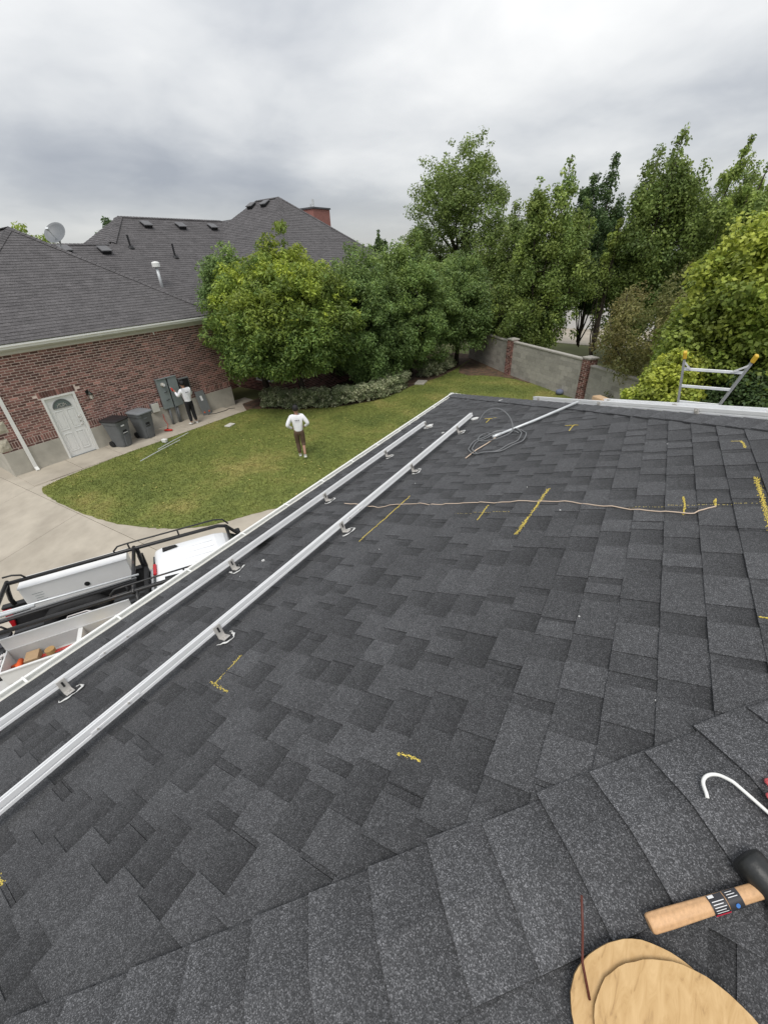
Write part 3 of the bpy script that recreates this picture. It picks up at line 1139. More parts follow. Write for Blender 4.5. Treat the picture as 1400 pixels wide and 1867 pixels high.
def spline(pts, n=5):
    out = []
    P = [pts[0]] + list(pts) + [pts[-1]]
    for i in range(1, len(P) - 2):
        p0, p1, p2, p3 = (np.array(P[i + k], float) for k in (-1, 0, 1, 2))
        for k in range(n):
            t = k / n
            out.append(tuple(0.5 * ((2 * p1) + (p2 - p0) * t + (2 * p0 - 5 * p1 + 4 * p2 - p3) * t * t + (3 * p1 - p0 - 3 * p2 + p3) * t ** 3)))
    out.append(tuple(pts[-1]))
    return out


b = MB()
b.tube([RP(x, y, surf(x, y) + 0.006 + 0.003 * math.sin(x * 23) + max(0, -1.7 - x) * 0.5) for x, y in spline(WIRE)], 0.0034, 6)
tag(b.build('loose_wire', 'copper_wire', None, org=RP(-0.7, 2.5), smooth=True), 'long thin pinkish wire trailing across the middle of the roof', 'wire')


def chalk(pts, w, dens=1.0, material='chalk'):
    """Crumbly chalk line: many small flat crumbs lying on the shingles."""
    mb = MB()
    for p, q in zip(pts, pts[1:]):
        L_ = math.hypot(q[0] - p[0], q[1] - p[1])
        d = np.array([(q[0] - p[0]) / L_, (q[1] - p[1]) / L_])
        nrm = np.array([-d[1], d[0]])
        n = int(L_ / 0.0022 * dens)
        for i in range(n):
            c = np.array(p) + d * (L_ * (i + random.random()) / n) + nrm * random.gauss(0, w * 0.17)
            l, ww = random.uniform(0.0025, 0.007), random.uniform(0.0015, 0.0042)
            a = random.uniform(-0.5, 0.5)
            e1 = (d * math.cos(a) + nrm * math.sin(a)) * l
            e2 = (nrm * math.cos(a) - d * math.sin(a)) * ww
            Q = [c + e1 * 0.6, c + e2 * 0.7, c - e1 * 0.5, c - e2 * 0.6]
            hs = surf(c[0], c[1])
            top = [RP(k[0], k[1], hs + 0.0022) for k in Q]
            low = [RP(k[0], k[1], hs - 0.002) for k in Q]
            mb.hull8(low, top)
    return mb.build('chalk_mark', material, roof)


chalk([(-0.358, 2.76), (-0.375, 2.5), (-0.413, 2.134)], 0.030, 1.6)
chalk([(-1.494, 2.804), (-1.505, 2.4), (-1.522, 2.027)], 0.014, 1.0)
chalk([(-0.716, 2.548), (-0.716, 2.318)], 0.018, 0.8)
chalk([(0.683, 2.745), (0.676, 2.285), (0.672, 2.0)], 0.032, 1.8)
chalk([(0.624, 3.325), (0.672, 3.317)], 0.010)
chalk([(0.672, 3.317), (0.682, 3.19)], 0.022, 1.4)
chalk([(-0.51, 4.236), (-0.389, 4.224)], 0.014)
chalk([(-0.437, 4.232), (-0.446, 4.057)], 0.018)
chalk([(-1.593, 5.085), (-1.429, 5.037)], 0.02)
chalk([(-1.523, 5.068), (-1.519, 4.907)], 0.02)
chalk([(-1.496, 0.839), (-1.466, 0.642)], 0.022, 0.9)
chalk([(-1.515, 0.643), (-1.42, 0.63), (-1.345, 0.627)], 0.024, 0.9)
chalk([(-0.403, 0.644), (-0.314, 0.648)], 0.014, 1.3)
chalk([(-1.56, -0.274), (-1.475, -0.27)], 0.03, 1.3)
chalk([(0.374, 2.537), (0.380, 2.42), (0.372, 2.331)], 0.016)
chalk([(0.504, 2.494), (0.499, 2.407)], 0.018, 1.2)
chalk([(0.571, 1.543), (0.68, 1.541)], 0.012, 1.2)
chalk([(0.129, 2.432), (0.657, 2.434)], 0.006, 0.22, 'chalk_pale')
chalk([(-0.919, 2.427), (-0.53, 2.433)], 0.006, 0.2, 'chalk_pale')


def smear(name, c, r, label, n=14, sy=1.0):
    mb = MB()
    P = []
    for i in range(n):
        a = 2 * PI * i / n
        q = r * random.uniform(0.72, 1.1)
        P.append(RP(c[0] + q * math.cos(a), c[1] + q * math.sin(a) * sy, 0.020))
    mb.prism(P, NWv * -0.012)
    o = mb.build(name, 'sealant', None, org=RP(c[0], c[1], 0))
    tag(o, label, 'sealant')
    return o


smear('sealant_patch', (-1.758, 5.179), 0.05, 'round white sealant patch past the end of the upper rail', sy=1.2)
smear('sealant_patch', (-2.46, 5.22), 0.055, 'white sealant sheet under the end of the lower rail', sy=2.0)
smear('sealant_patch', (-2.02, 4.72), 0.018, 'tiny white sealant dab between the two rail ends')
smear('sealant_patch', (-1.66, 6.02), 0.05, 'white sealant smear just below the far hip cap', sy=0.8)
smear('sealant_patch', (-2.26, 1.70), 0.012, 'small white sealant dab beside the lower rail bracket')
b = MB()
b.prism([RP(-2.62, 1.88, 0.045), RP(-2.62, 2.06, 0.045), RP(-2.50, 2.10, 0.06), RP(-2.50, 1.86, 0.06)], NWv * -0.004)
o = b.build('flashing_sheet', 'white_paint', None, org=RP(-2.56, 1.97))
tag(o, 'small white flashing sheet sticking out from under the lower rail', 'flashing')
b = MB()
for k in range(14):
    x, y = random.uniform(-2.6, 0.3), random.uniform(0.2, 6.0)
    s = random.choice((0.003, 0.003, 0.004, 0.005))
    b.box(RP(x, y, surf(x, y) + 0.002), (s * random.uniform(0.6, 2), s, 0.006), RF)
o = b.build('white_crumbs', 'sealant', roof)
o['kind'] = 'stuff'

# ------------------------------------------------------------------ ladder, tools and boards
def ladder():
    yb = 7.66
    t = thing('ladder', 'aluminium ladder with yellow end caps standing behind the far roof edge', 'ladder', (0.95, yb + 0.6, 0))

    def pt(f, z):                       # leans towards the roof; f 0 left rail, 1 right rail
        k = (z - 3.4) / 0.83
        xl = 0.62 - 0.135 * k
        xr = 1.095 + 0.20 * k if k > 0 else 1.095
        if k < 0:
            xl = 0.62
        y = yb - (z - 3.4) * 0.16
        return Vector((xl + (xr - xl) * f, y, z))
    for f in (0, 1):
        mb = MB()
        a, c, e = pt(f, 0.0), pt(f, 3.4), pt(f, 4.16)
        mb.bar(a, c, 0.030, 0.075, up=(0, 1, 0))
        mb.bar(c, e, 0.030, 0.075, up=(0, 1, 0))
        mb.build('side_rail', 'aluminium_side', t)
        mb = MB()
        mb.bar(pt(f, 4.135), pt(f, 4.235), 0.048, 0.095, up=(0, 1, 0))
        mb.build('end_cap', 'yellow_tool', t, bevel=0.012)
    z = 0.3
    zs = [3.985, 3.735, 3.49]
    while z < 3.3:
        zs.append(z)
        z += 0.29
    for z in zs:
        mb = MB()
        a, c = pt(0, z), pt(1, z)
        mb.bar(a, c, 0.030, 0.042, up=(0, 0.25, 1))
        mb.build('rung', 'galvanised', t, bevel=0.005)
    mb = MB()
    mb.bar(pt(0, 4.10) + Vector((0, -.03, 0)), pt(0.13, 3.99) + Vector((0, -.03, 0)), 0.022, 0.01, up=(0, 1, 0))
    mb.build('brace', 'aluminium', t)
    mb = MB()
    mb.bar(pt(1, 4.10) + Vector((0, -.03, 0)), pt(0.80, 3.99) + Vector((0, -.03, 0)), 0.022, 0.01, up=(0, 1, 0))
    mb.build('brace', 'aluminium', t)


ladder()


def hip_z(x, y):
    return min(ZR + T * x, ZR + T * (y - 0.42))


# white hooked rod lying over the hip caps
b = MB()
HK = [(0.393, 0.800), (0.385, 0.835), (0.394, 0.858), (0.414, 0.868), (0.438, 0.862), (0.475, 0.845), (0.56, 0.803), (0.68, 0.745), (0.85, 0.66)]
b.tube([Vector((x, y, hip_z(x, y) + 0.042)) for x, y in spline(HK, 6)], 0.0044, 8)
tag(b.build('hooked_rod', 'white_paint', None, org=(0.45, 0.85, hip_z(0.45, 0.85) + 0.03), smooth=True), 'white metal rod with a hooked end lying on the near hip caps', 'rod')
# red glove beyond the rod
g = thing('work_glove', 'crumpled red work glove beside the hooked rod at the picture edge', 'glove', (0.56, 0.875, hip_z(0.56, 0.875) + 0.025))
base = Vector((0.566, 0.866, hip_z(0.56, 0.875) + 0.042))
b = MB()
b.lathe([(0.01, -0.022), (0.042, -0.018), (0.052, 0.0), (0.044, 0.016), (0.012, 0.022)], 12, base + Vector((0.045, 0.0, 0)), Matrix.Rotation(0.3, 3, 'X'), sx=1.2)
b.build('palm', 'red_glove', g, smooth=True)
for k, (dx, dy, ln) in enumerate(((-0.01, 0.045, 0.055), (-0.012, 0.018, 0.065), (-0.012, -0.010, 0.066), (-0.008, -0.036, 0.055), (0.05, -0.06, 0.05))):
    b = MB()
    a0 = base + Vector((dx + 0.02, dy, 0.002))
    dv = Vector((-1, 0.25 - 0.15 * k, 0.12)) if k < 4 else Vector((-0.6, -0.8, 0))
    dv.normalize()
    b.tube([a0, a0 + dv * ln * 0.5 + Vector((0, 0, 0.008)), a0 + dv * ln, a0 + dv * (ln + 0.008)], [0.013, 0.0145, 0.0118, 0.005], 9, flat=((0, 0, 1), 0.6))
    b.build('finger', 'red_glove', g, smooth=True)


def mallet():
    P0, P1 = Vector((0.3025, 0.511, 0)), Vector((0.487, 0.666, 0))
    for p in (P0, P1):
        p.z = hip_z(p.x, p.y) + 0.045
    t = thing('mallet', 'rubber mallet with tan wooden handle and black head on the hip caps', 'mallet', P0)
    d = (P1 - P0).normalized()
    s = d.cross(Vector((0, -T, 1)).normalized()).normalized()
    u = s.cross(d)
    R = Matrix((s, d, u)).transposed()
    mb = MB()
    L_ = (P1 - P0).length + 0.10
    prof = [(0.0, 0.0135), (0.006, 0.0155), (0.05, 0.0155), (0.12, 0.0142), (0.18, 0.0132), (L_, 0.0125)]
    rows = []
    n = 8
    for y, r in prof:
        for k in range(n):
            a = 2 * PI * (k + 0.5) / n
            rows.append(P0 + R @ Vector((r * 1.22 * math.cos(a), y, r * 0.92 * math.sin(a))))
    fs = [(i * n + k, i * n + (k + 1) % n, (i + 1) * n + (k + 1) % n, (i + 1) * n + k) for i in range(len(prof) - 1) for k in range(n)]
    fs += [tuple(range(n - 1, -1, -1)), tuple((len(prof) - 1) * n + k for k in range(n))]
    mb.add(rows, [f[::-1] for f in fs])
    hd = mb.build('handle', 'wood_handle', t, bevel=0.003, seg=3)
    # printed label wrapped on the handle's upper face
    def patch(name, m, y0, y1, a0, a1, lift=0.0006):
        q = MB()
        vv = []
        for y in (y0, y1):
            for k in range(5):
                a = a0 + (a1 - a0) * k / 4
                vv.append(P0 + R @ Vector(((0.0135 + lift) * 1.27 * math.cos(a), y, (0.0135 + lift) * 0.93 * math.sin(a) + lift)))
        q.add(vv, [(k, k + 1, k + 6, k + 5) for k in range(4)])
        return q.build(name, m, hd, smooth=True)
    patch('label', 'label_black', 0.138, 0.172, 0.15, 2.6)
    patch('label', 'label_black', 0.174, 0.205, 0.15, 2.6)
    patch('label', 'label_red', 0.1385, 0.172, 0.15, 0.55, 0.0012)
    patch('label', 'label_white', 0.140, 0.152, 2.15, 2.5, 0.0012)
    for k in range(5):
        patch('label', 'label_white', 0.142, 0.168 - 0.004 * (k % 2), 0.72 + 0.26 * k, 0.79 + 0.26 * k, 0.0012)
    for k in range(3):
        patch('label', 'label_white', 0.178, 0.199 - 0.003 * k, 1.75 + 0.25 * k, 1.82 + 0.25 * k, 0.0012)
    q = MB()
    q.lathe([(0.0045, 0), (0.0045, 0.0006)], 12, P0 + R @ Vector((0.0135 * 1.27 * math.cos(0.9) + 0.0006, 0.19, 0.0135 * 0.93 * math.sin(0.9) + 0.001)), R @ Matrix.Rotation(0.6, 3, 'Y'))
    q.build('label', 'label_blue', hd)
    # head: fat rubber barrel with a slight waist and domed faces
    hc = P1 + d * 0.036 + s * 0.022 + u * 0.002
    ax = (s * 0.95 - u * 0.02 + d * 0.22).normalized()
    h2 = ax.cross(u).normalized()
    R2 = Matrix((h2, h2.cross(ax) * -1, ax)).transposed()
    mb = MB()
    mb.lathe([(0.020, -0.082), (0.031, -0.079), (0.035, -0.070), (0.034, -0.045), (0.030, -0.02), (0.030, 0.02), (0.034, 0.045), (0.035, 0.070), (0.031, 0.079), (0.020, 0.082)], 20, hc, R2)
    mb.build('head', 'mallet_rubber', t, smooth=True)


mallet()


def board(c, rx, ry, rot, th, name_label, tilt, zoff):
    n = 56
    t = MB()
    cz = Vector((c[0], c[1], ZR + T * (c[1] - 0.42) + zoff))
    Rm = Matrix.Rotation(tilt[0], 3, 'X') @ Matrix.Rotation(tilt[1], 3, 'Y') @ Matrix.Rotation(rot, 3, 'Z')
    top, low = [], []
    for i in range(n):
        a = 2 * PI * i / n
        r = 1 + 0.012 * math.sin(5 * a) + random.uniform(-0.006, 0.006)
        p = Vector((rx * r * math.cos(a), ry * r * math.sin(a), 0))
        top.append(Rm @ (p + Vector((0, 0, th / 2))))
        low.append(Rm @ (p - Vector((0, 0, th / 2))))
    t.add(top + low, [tuple(range(n)), tuple(range(2 * n - 1, n - 1, -1))] + [(i + n, (i + 1) % n + n, (i + 1) % n, i) for i in range(n)])
    o = t.build('plywood_board', 'plywood', None, local=True)
    o.data.materials.append(MATS['ply_edge'])
    for pl in list(o.data.polygons)[2:]:
        pl.material_index = 1
    o.location = cz
    tag(o, name_label, 'board', 'oval plywood boards on the roof')
    return o


board((0.335, 0.360), 0.155, 0.128, 0.35, 0.012, 'lower oval plywood board sticking out beneath another', (SA * 0.9, 0.0), 0.055)
board((0.395, 0.340), 0.170, 0.142, 0.1, 0.012, 'topmost oval plywood board at the bottom of the picture', (SA * 0.9, 0.0), 0.069)
STICK = [Vector(p) for p in ((0.215, 0.341, 4.262), (0.190, 0.380, 4.29), (0.176, 0.423, 4.33), (0.161, 0.462, 4.365))]
b = MB()
b.tube(STICK, 0.0028, 6)
tag(b.build('copper_stub', 'bark', None, org=NP(0.228, 0.352, 0), smooth=True), 'thin brown wire standing upright beside the plywood boards', 'wire')
MATS['copper_stub'] = mat('copper_stub', (0.11, 0.03, 0.02), 0.5)
bpy.data.objects['copper_stub'].data.materials[0] = MATS['copper_stub']

# ------------------------------------------------------------------ neighbour's brick house
nb = thing('brick_house', 'red brick neighbour house with dark grey hip roofs and white side door', 'house', NWALL(0, 0, 0))
WEND, WSTART = 6.72, -2.06
ZB, ZT = 0.80, 3.57


def wpanel(a0, a1, z0, z1, o0, o1, name, m, parent=nb):
    mb = MB()
    lo = [NWALL(a0, o0, z0), NWALL(a1, o0, z0), NWALL(a1, o1, z0), NWALL(a0, o1, z0)]
    hi = [p + Vector((0, 0, z1 - z0)) for p in lo]
    mb.hull8(lo, hi)
    return mb.build(name, m, parent)


DA0, DA1, DZ1 = -0.47, 0.53, 2.14
wpanel(WSTART - 0.02, DA0, -0.4, ZB, -0.3, 0.02, 'foundation', 'foundation')
wpanel(DA1, WEND + 0.02, -0.4, ZB, -0.3, 0.02, 'foundation', 'foundation')
wpanel(DA0, DA1, -0.4, 0.012, -0.3, 0.0, 'foundation', 'foundation')
wpanel(WSTART, DA0, ZB, ZT, -0.28, -0.008, 'wall', 'mortar')
wpanel(DA1, WEND, ZB, ZT, -0.28, -0.008, 'wall', 'mortar')
wpanel(DA0, DA1, DZ1, ZT, -0.28, -0.008, 'wall', 'mortar')
wm = bpy.data.objects['wall']


def brick_box(l, h, dpt=0.03):
    x, z = l / 2, h / 2
    return [(-x, z), (x, z)]


def brick_items():
    """(a, z, length, height) of every brick of the side wall."""
    items = []
    BL, BH, G = 0.235, 0.080, 0.024
    z = ZB + 0.004
    row = 0
    # one stretcher row, a soldier row, then running bond
    def run(z, h, l, off):
        a = WSTART - off
        while a < WEND:
            a0, a1 = max(a, WSTART), min(a + l - G, WEND)
            if a1 - a0 > 0.04:
                zc = z + (h - G) / 2
                segs = [(a0, a1)]
                if z < DZ1 - 0.01 and z + h > 0:
                    segs = []
                    if a0 < DA0 - 0.02:
                        segs.append((a0, min(a1, DA0 - 0.012)))
                    if a1 > DA1 + 0.02:
                        segs.append((max(a0, DA1 + 0.012), a1))
                for s in segs:
                    if s[1] - s[0] > 0.035:
                        items.append(((s[0] + s[1]) / 2, zc, s[1] - s[0], h - G))
            a += l
    run(z, 0.075, BL, 0.05)
    z += 0.075
    run(z, 0.205, 0.080, 0.0)
    z += 0.205
    k = 0
    while z < ZT - 0.02:
        h = min(BH, ZT - z)
        run(z, h, BL, (k % 2) * BL / 2)
        z += BH
        k += 1
    # the soldier course over the door replaces running bricks there
    keep = []
    for it in items:
        if DZ1 < it[1] < DZ1 + 0.2 and DA0 - 0.12 < it[0] < DA1 + 0.12:
            continue
        keep.append(it)
    a = DA0 - 0.06
    while a < DA1 + 0.06:
        keep.append((a + 0.035, DZ1 + 0.105, 0.067, 0.185))
        a += 0.080
    return keep


RW = Matrix((WD, WN, Vector((0, 0, 1)))).transposed()
TONES = (0.26, 0.34, 0.42, 0.50, 0.62, 0.78)


def brick_geo(mb, c, l, h, tone):
    mb.box(c, (l, 0.034, h), RW, tone)


its = brick_items()
its.sort(key=lambda q: abs(q[0] + 2.06) + 0.3 * abs(q[1] - 1.6))
protos = {}
restb = MB()
for i, (a, z, l, h) in enumerate(its):
    tone = random.choice(TONES) * (1.0 if random.random() > 0.06 else 1.5)
    c = NWALL(a, -0.010 + random.uniform(-0.002, 0.002), z)
    if i < 300:
        key = (round(l, 3), round(h, 3), tone)
        if key not in protos:
            mb = MB()
            mb.box((0, 0, 0), (l, 0.034, h), RW, tone)
            o = mb.build('brick', 'brick', nb, local=True)
            o.location = c - ORG[nb.name]
            protos[key] = o
        else:
            share(protos[key], 'brick', nb, c - ORG[nb.name])
    else:
        brick_geo(restb, c, l, h, tone)
o = restb.build('brick_rest', 'brick', nb)
o['kind'] = 'stuff'
# the short front wall at the near corner, with rough stone quoins
mb = MB()
mb.hull8([NWALL(WSTART, 0.02, -1.2), NWALL(WSTART + 0.02, 0.0, -1.2), NWALL(WSTART + 0.02, -8.5, -1.2), NWALL(WSTART, -8.5, -1.2)],
         [NWALL(WSTART, 0.02, ZB), NWALL(WSTART + 0.02, 0.0, ZB), NWALL(WSTART + 0.02, -8.5, ZB), NWALL(WSTART, -8.5, ZB)])
mb.build('foundation', 'foundation', nb)
mb = MB()
mb.hull8([NWALL(WSTART + 0.006, -0.3, ZB), NWALL(WSTART + 0.25, -0.3, ZB), NWALL(WSTART + 0.25, -8.5, ZB), NWALL(WSTART + 0.006, -8.5, ZB)],
         [NWALL(WSTART + 0.006, -0.3, ZT), NWALL(WSTART + 0.25, -0.3, ZT), NWALL(WSTART + 0.25, -8.5, ZT), NWALL(WSTART + 0.006, -8.5, ZT)])
mb.build('wall', 'mortar', nb)
rb = MB()
for k in range(34):
    z = ZB + 0.045 + k * 0.08
    for j in range(34):
        rb.box(NWALL(WSTART - 0.002, -0.12 - j * 0.235 - (k % 2) * 0.117, z), (0.03, 0.222, 0.067), RW, random.choice(TONES))
o = rb.build('brick_rest', 'brick', nb)
o['kind'] = 'stuff'
for k, (z0, z1, ln) in enumerate(((0.84, 1.22, 0.26), (1.40, 1.76, 0.40), (1.94, 2.30, 0.26), (2.48, 2.84, 0.40), (3.02, 3.38, 0.26))):
    mb = MB()
    nx, nz = 5, 5
    vs_, fs_ = [], []
    for j in range(nz):
        for i in range(nx):
            e = 0.0 if i in (0, nx - 1) or j in (0, nz - 1) else random.uniform(0.02, 0.05)
            vs_.append(NWALL(WSTART - 0.03 + (ln + 0.03) * i / (nx - 1), 0.012 + e, z0 + (z1 - z0) * j / (nz - 1)))
    for j in range(nz - 1):
        for i in range(nx - 1):
            q = j * nx + i
            fs_.append((q, q + 1, q + 1 + nx, q + nx))
    mb.add(vs_, fs_)
    mb.hull8([NWALL(WSTART - 0.03, -0.3, z0), NWALL(WSTART + ln, -0.3, z0), NWALL(WSTART + ln, 0.0125, z0), NWALL(WSTART - 0.03, 0.0125, z0)],
             [NWALL(WSTART - 0.03, -0.3, z1), NWALL(WSTART + ln, -0.3, z1), NWALL(WSTART + ln, 0.0125, z1), NWALL(WSTART - 0.03, 0.0125, z1)])
    mb.build('quoin_stone', 'stone', nb)


# door
def ndoor():
    mb = MB()
    for a0, a1, z0, z1 in ((DA0, DA0 + 0.06, 0.013, DZ1), (DA1 - 0.075, DA1, 0.013, DZ1), (DA0 + 0.06, DA1 - 0.075, DZ1 - 0.055, DZ1)):
        lo = [NWALL(a0, -0.1, z0), NWALL(a1, -0.1, z0), NWALL(a1, 0.028, z0), NWALL(a0, 0.028, z0)]
        mb.hull8(lo, [p + Vector((0, 0, z1 - z0)) for p in lo])
    mb.build('door_frame', 'white_paint', nb)
    a0, a1, z0, z1 = DA0 + 0.065, DA1 - 0.08, 0.03, DZ1 - 0.06
    d = wpanel(a0, a1, z0, z1, -0.09, -0.035, 'door', 'door_white')
    w = a1 - a0
    for (f0, f1, g0, g1) in ((0.13, 0.44, 0.09, 0.40), (0.56, 0.87, 0.09, 0.40), (0.13, 0.44, 0.46, 0.78), (0.56, 0.87, 0.46, 0.78)):
        mb = MB()
        pa0, pa1, pz0, pz1 = a0 + w * f0, a0 + w * f1, z0 + (z1 - z0) * g0, z0 + (z1 - z0) * g1
        for t_, (q0, q1, q2, q3) in enumerate(((pa0, pa1, pz0, pz0 + 0.022), (pa0, pa1, pz1 - 0.022, pz1), (pa0, pa0 + 0.022, pz0 + 0.022, pz1 - 0.022), (pa1 - 0.022, pa1, pz0 + 0.022, pz1 - 0.022))):
            lo = [NWALL(q0, -0.036, q2), NWALL(q1, -0.036, q2), NWALL(q1, -0.022, q2), NWALL(q0, -0.022, q2)]
            mb.hull8(lo, [p + Vector((0, 0, q3 - q2)) for p in lo])
        lo = [NWALL(pa0 + 0.06, -0.036, pz0 + 0.06), NWALL(pa1 - 0.06, -0.036, pz0 + 0.06), NWALL(pa1 - 0.06, -0.026, pz0 + 0.06), NWALL(pa0 + 0.06, -0.026, pz0 + 0.06)]
        mb.hull8(lo, [p + Vector((0, 0, pz1 - pz0 - 0.12)) for p in lo])
        mb.build('door_panel', 'door_white', d)
    # half-round light
    n = 14
    ca, cz, r = (a0 + a1) / 2, z0 + (z1 - z0) * 0.83, 0.27
    mb = MB()
    mb.prism([NWALL(ca + r * math.cos(PI * i / n), -0.034, cz + r * 0.95 * math.sin(PI * i / n)) for i in range(n + 1)], WN * 0.012)
    g = mb.build('fanlight', 'glass_door', d)
    mb = MB()
    mb.tube([NWALL(ca + r * math.cos(PI * i / n), -0.02, cz + r * 0.95 * math.sin(PI * i / n)) for i in range(n + 1)], 0.014, 6)
    mb.bar(NWALL(ca - r, -0.02, cz), NWALL(ca + r, -0.02, cz), 0.03, 0.03)
    mb.build('fanlight_rim', 'panel_cover', g)
    mb = MB()
    for k in (0.6, 1.05, PI / 2, PI - 1.05, PI - 0.6):
        mb.bar(NWALL(ca, -0.018, cz), NWALL(ca + r * 0.62 * math.cos(k), -0.018, cz + r * 0.6 * math.sin(k)), 0.012, 0.012)
    mb.tube([NWALL(ca + r * 0.55 * math.cos(PI * i / n), -0.018, cz + r * 0.45 * math.sin(PI * i / n)) for i in range(n + 1)], 0.007, 5)
    mb.build('fanlight_lead', 'steel', g)
    for z in (1.03, 1.17, 1.30):
        mb = MB()
        mb.lathe([(0.034 if z < 1.2 else 0.04, 0), (0.034, 0.015), (0.02, 0.02), (0.026, 0.045), (0.012, 0.06)], 10, NWALL(a1 - 0.075, -0.036, z), Matrix((WD, Vector((0, 0, 1)), WN)).transposed())
        mb.build('knob' if z < 1.1 else 'lock', 'steel', d, smooth=True)
    mb = MB()
    lo = [NWALL(a0, -0.12, 0.012), NWALL(a1, -0.12, 0.012), NWALL(a1, 0.02, 0.012), NWALL(a0, 0.02, 0.012)]
    mb.hull8(lo, [p + Vector((0, 0, 0.02)) for p in lo])
    mb.build('threshold', 'panel_cover', nb)


ndoor()


def course_roof(name, poly, parent, mname='far_shingle', expo=0.143, kind=None):
    """A roof slope built of overlapping courses: every course a wedge whose lower edge stands proud."""
    P = [Vector(p) for p in poly]
    nrm = Vector((0, 0, 0))
    for i in range(1, len(P) - 1):
        nrm += (P[i] - P[0]).cross(P[i + 1] - P[0])
    nrm.normalize()
    if nrm.z < 0:
        nrm = -nrm
    A = Vector((0, 0, 1)).cross(nrm).normalized()
    U = nrm.cross(A).normalized()
    if U.z < 0:
        U = -U
        A = -A
    o0 = min(P, key=lambda p: p.dot(U))
    uv = [((p - o0).dot(A), (p - o0).dot(U)) for p in P]
    vmax = max(q[1] for q in uv)
    umin, umax = min(q[0] for q in uv), max(q[0] for q in uv)
    mb = MB()
    k = 0
    flip = A.cross(U).dot(nrm) < 0
    while k * expo < vmax:
        v0, v1 = k * expo, (k + 1) * expo
        strip = clip_poly(clip_poly(uv, 0, 1, -v0), 0, -1, v1)
        if strip:
            a = umin - random.random() * 0.5
            while a < umax:
                w = random.choice((0.17, 0.25, 0.33, 0.42))
                cell = clip_poly(clip_poly(strip, 1, 0, -a), -1, 0, a + w)
                if cell:
                    dz = random.choice((0.0, 0.0, 0.004))
                    tn = random.uniform(0.46, 0.55) - (0.05 if dz == 0 and random.random() < 0.35 else 0)
                    vs_, lows = [], []
                    for (pu, pv) in cell:
                        f = (pv - v0) / expo
                        hh = 0.011 * (1 - f) + 0.002 + dz * 0.6
                        vs_.append(o0 + A * pu + U * pv + nrm * hh)
                    n = len(cell)
                    low = [q - nrm * 0.022 for q in vs_]
                    idx = tuple(range(n))
                    fs_ = [idx if not flip else idx[::-1]]
                    for i in range(n):
                        j = (i + 1) % n
                        if cell[i][1] < v0 + 1e-4 and cell[j][1] < v0 + 1e-4:
                            fs_.append((i, i + n, j + n, j) if not flip else (j, j + n, i + n, i))
                    mb.add(vs_ + low, fs_, [tn] * n + [tn * 0.8] * n)
                a += w
        k += 1
    o = mb.build(name, mname, parent)
    # solid underside
    return o


ZA = 3.89
mb = MB()
pk = NW(2.15, 4.6, 7.09)
ra = course_roof('roof', [NW(-2.45, 0, ZA), NW(6.75, 0, ZA), pk], nb)
course_roof('roof', [NW(6.75, 0, ZA), NW(6.75, 11, ZA), NW(2.15, 11, 7.09), pk], nb)
course_roof('roof', [NW(-2.45, 11, ZA), NW(-2.45, 0, ZA), pk, NW(2.15, 11, 7.09)], nb)


def cap_line(a, b_, w=0.28, parent=None):
    a, b_ = Vector(a), Vector(b_)
    d = (b_ - a).normalized()
    n = int((b_ - a).length / 0.16)
    s = d.cross(Vector((0, 0, 1))).normalized()
    u = s.cross(d)
    m_ = MB()
    for i in range(n):
        p, q = a + d * (i * 0.16), a + d * (i * 0.16 + 0.19)
        tn = random.uniform(0.42, 0.56)
        v_ = []
        for pt, hh in ((p, 0.035), (q, 0.022)):
            v_ += [pt - s * w / 2 + u * (hh - 0.06), pt + u * (hh + 0.005), pt + s * w / 2 + u * (hh - 0.06)]
        m_.add(v_, [(0, 1, 4, 3), (1, 2, 5, 4)], tn)
    o = m_.build('ridge_cap', 'far_shingle', parent or nb)
    return o


cap_line(NW(6.75, 0, ZA), pk)
cap_line(NW(-2.45, 0, ZA), pk)
cap_line(pk, NW(2.15, 11, 7.09))
# the connecting range, its taller end and the front wing
ZL = 3.77
course_roof('roof', [NW(2.6, 2.76, ZL), NW(8.86, 2.76, ZL), NW(14.37, 8.27, 7.90), NW(8.18, 8.27, 7.90), NW(6.68, 6.77, 6.775), NW(6.6, 6.64, 6.68), NW(2.6, 6.64, 6.68)], nb)
course_roof('roof', [NW(2.6, 6.64, 6.68), NW(7.0, 6.64, 6.68), NW(7.0, 10.5, ZL), NW(2.6, 10.5, ZL)], nb)
course_roof('roof', [NW(2.67, 2.78, 3.78), NW(8.18, 8.29, 7.90), NW(2.67, 13.78, 3.78)], nb)
course_roof('roof', [NW(8.18, 8.27, 7.90), NW(14.37, 8.27, 7.90), NW(18, 13.78, ZL), NW(2.67, 13.78, ZL)], nb)
pn, pf = NW(15.49, 4.38, 8.74), NW(15.49, 6.31, 8.74)
course_roof('roof', [NW(8.86, -2.25, ZL), NW(8.86, 2.76, ZL), NW(14.37, 8.27, 7.90), NW(14.39, 7.43, 7.90), pf, pn], nb)
course_roof('roof', [NW(8.86, -2.25, ZL), NW(22.12, -2.25, ZL), pn], nb)
rr_ = course_roof('roof', [NW(22.12, -2.25, ZL), NW(22.12, 12.9, ZL), pf, pn], nb)
course_roof('roof', [pf, NW(22.12, 12.9, ZL), NW(8.86, 12.9, ZL)], nb)
cap_line(NW(8.18, 8.27, 7.90), NW(14.37, 8.27, 7.90), 0.22)
cap_line(NW(6.66, 6.72, 6.75), NW(8.18, 8.27, 7.90), 0.40)
cap_line(NW(2.6, 6.64, 6.68), NW(6.6, 6.64, 6.68), 0.2)
cap_line(NW(8.86, -2.25, ZL), pn, 0.34)
cap_line(NW(22.12, -2.25, ZL), pn, 0.25)
cap_line(pn, pf, 0.22)
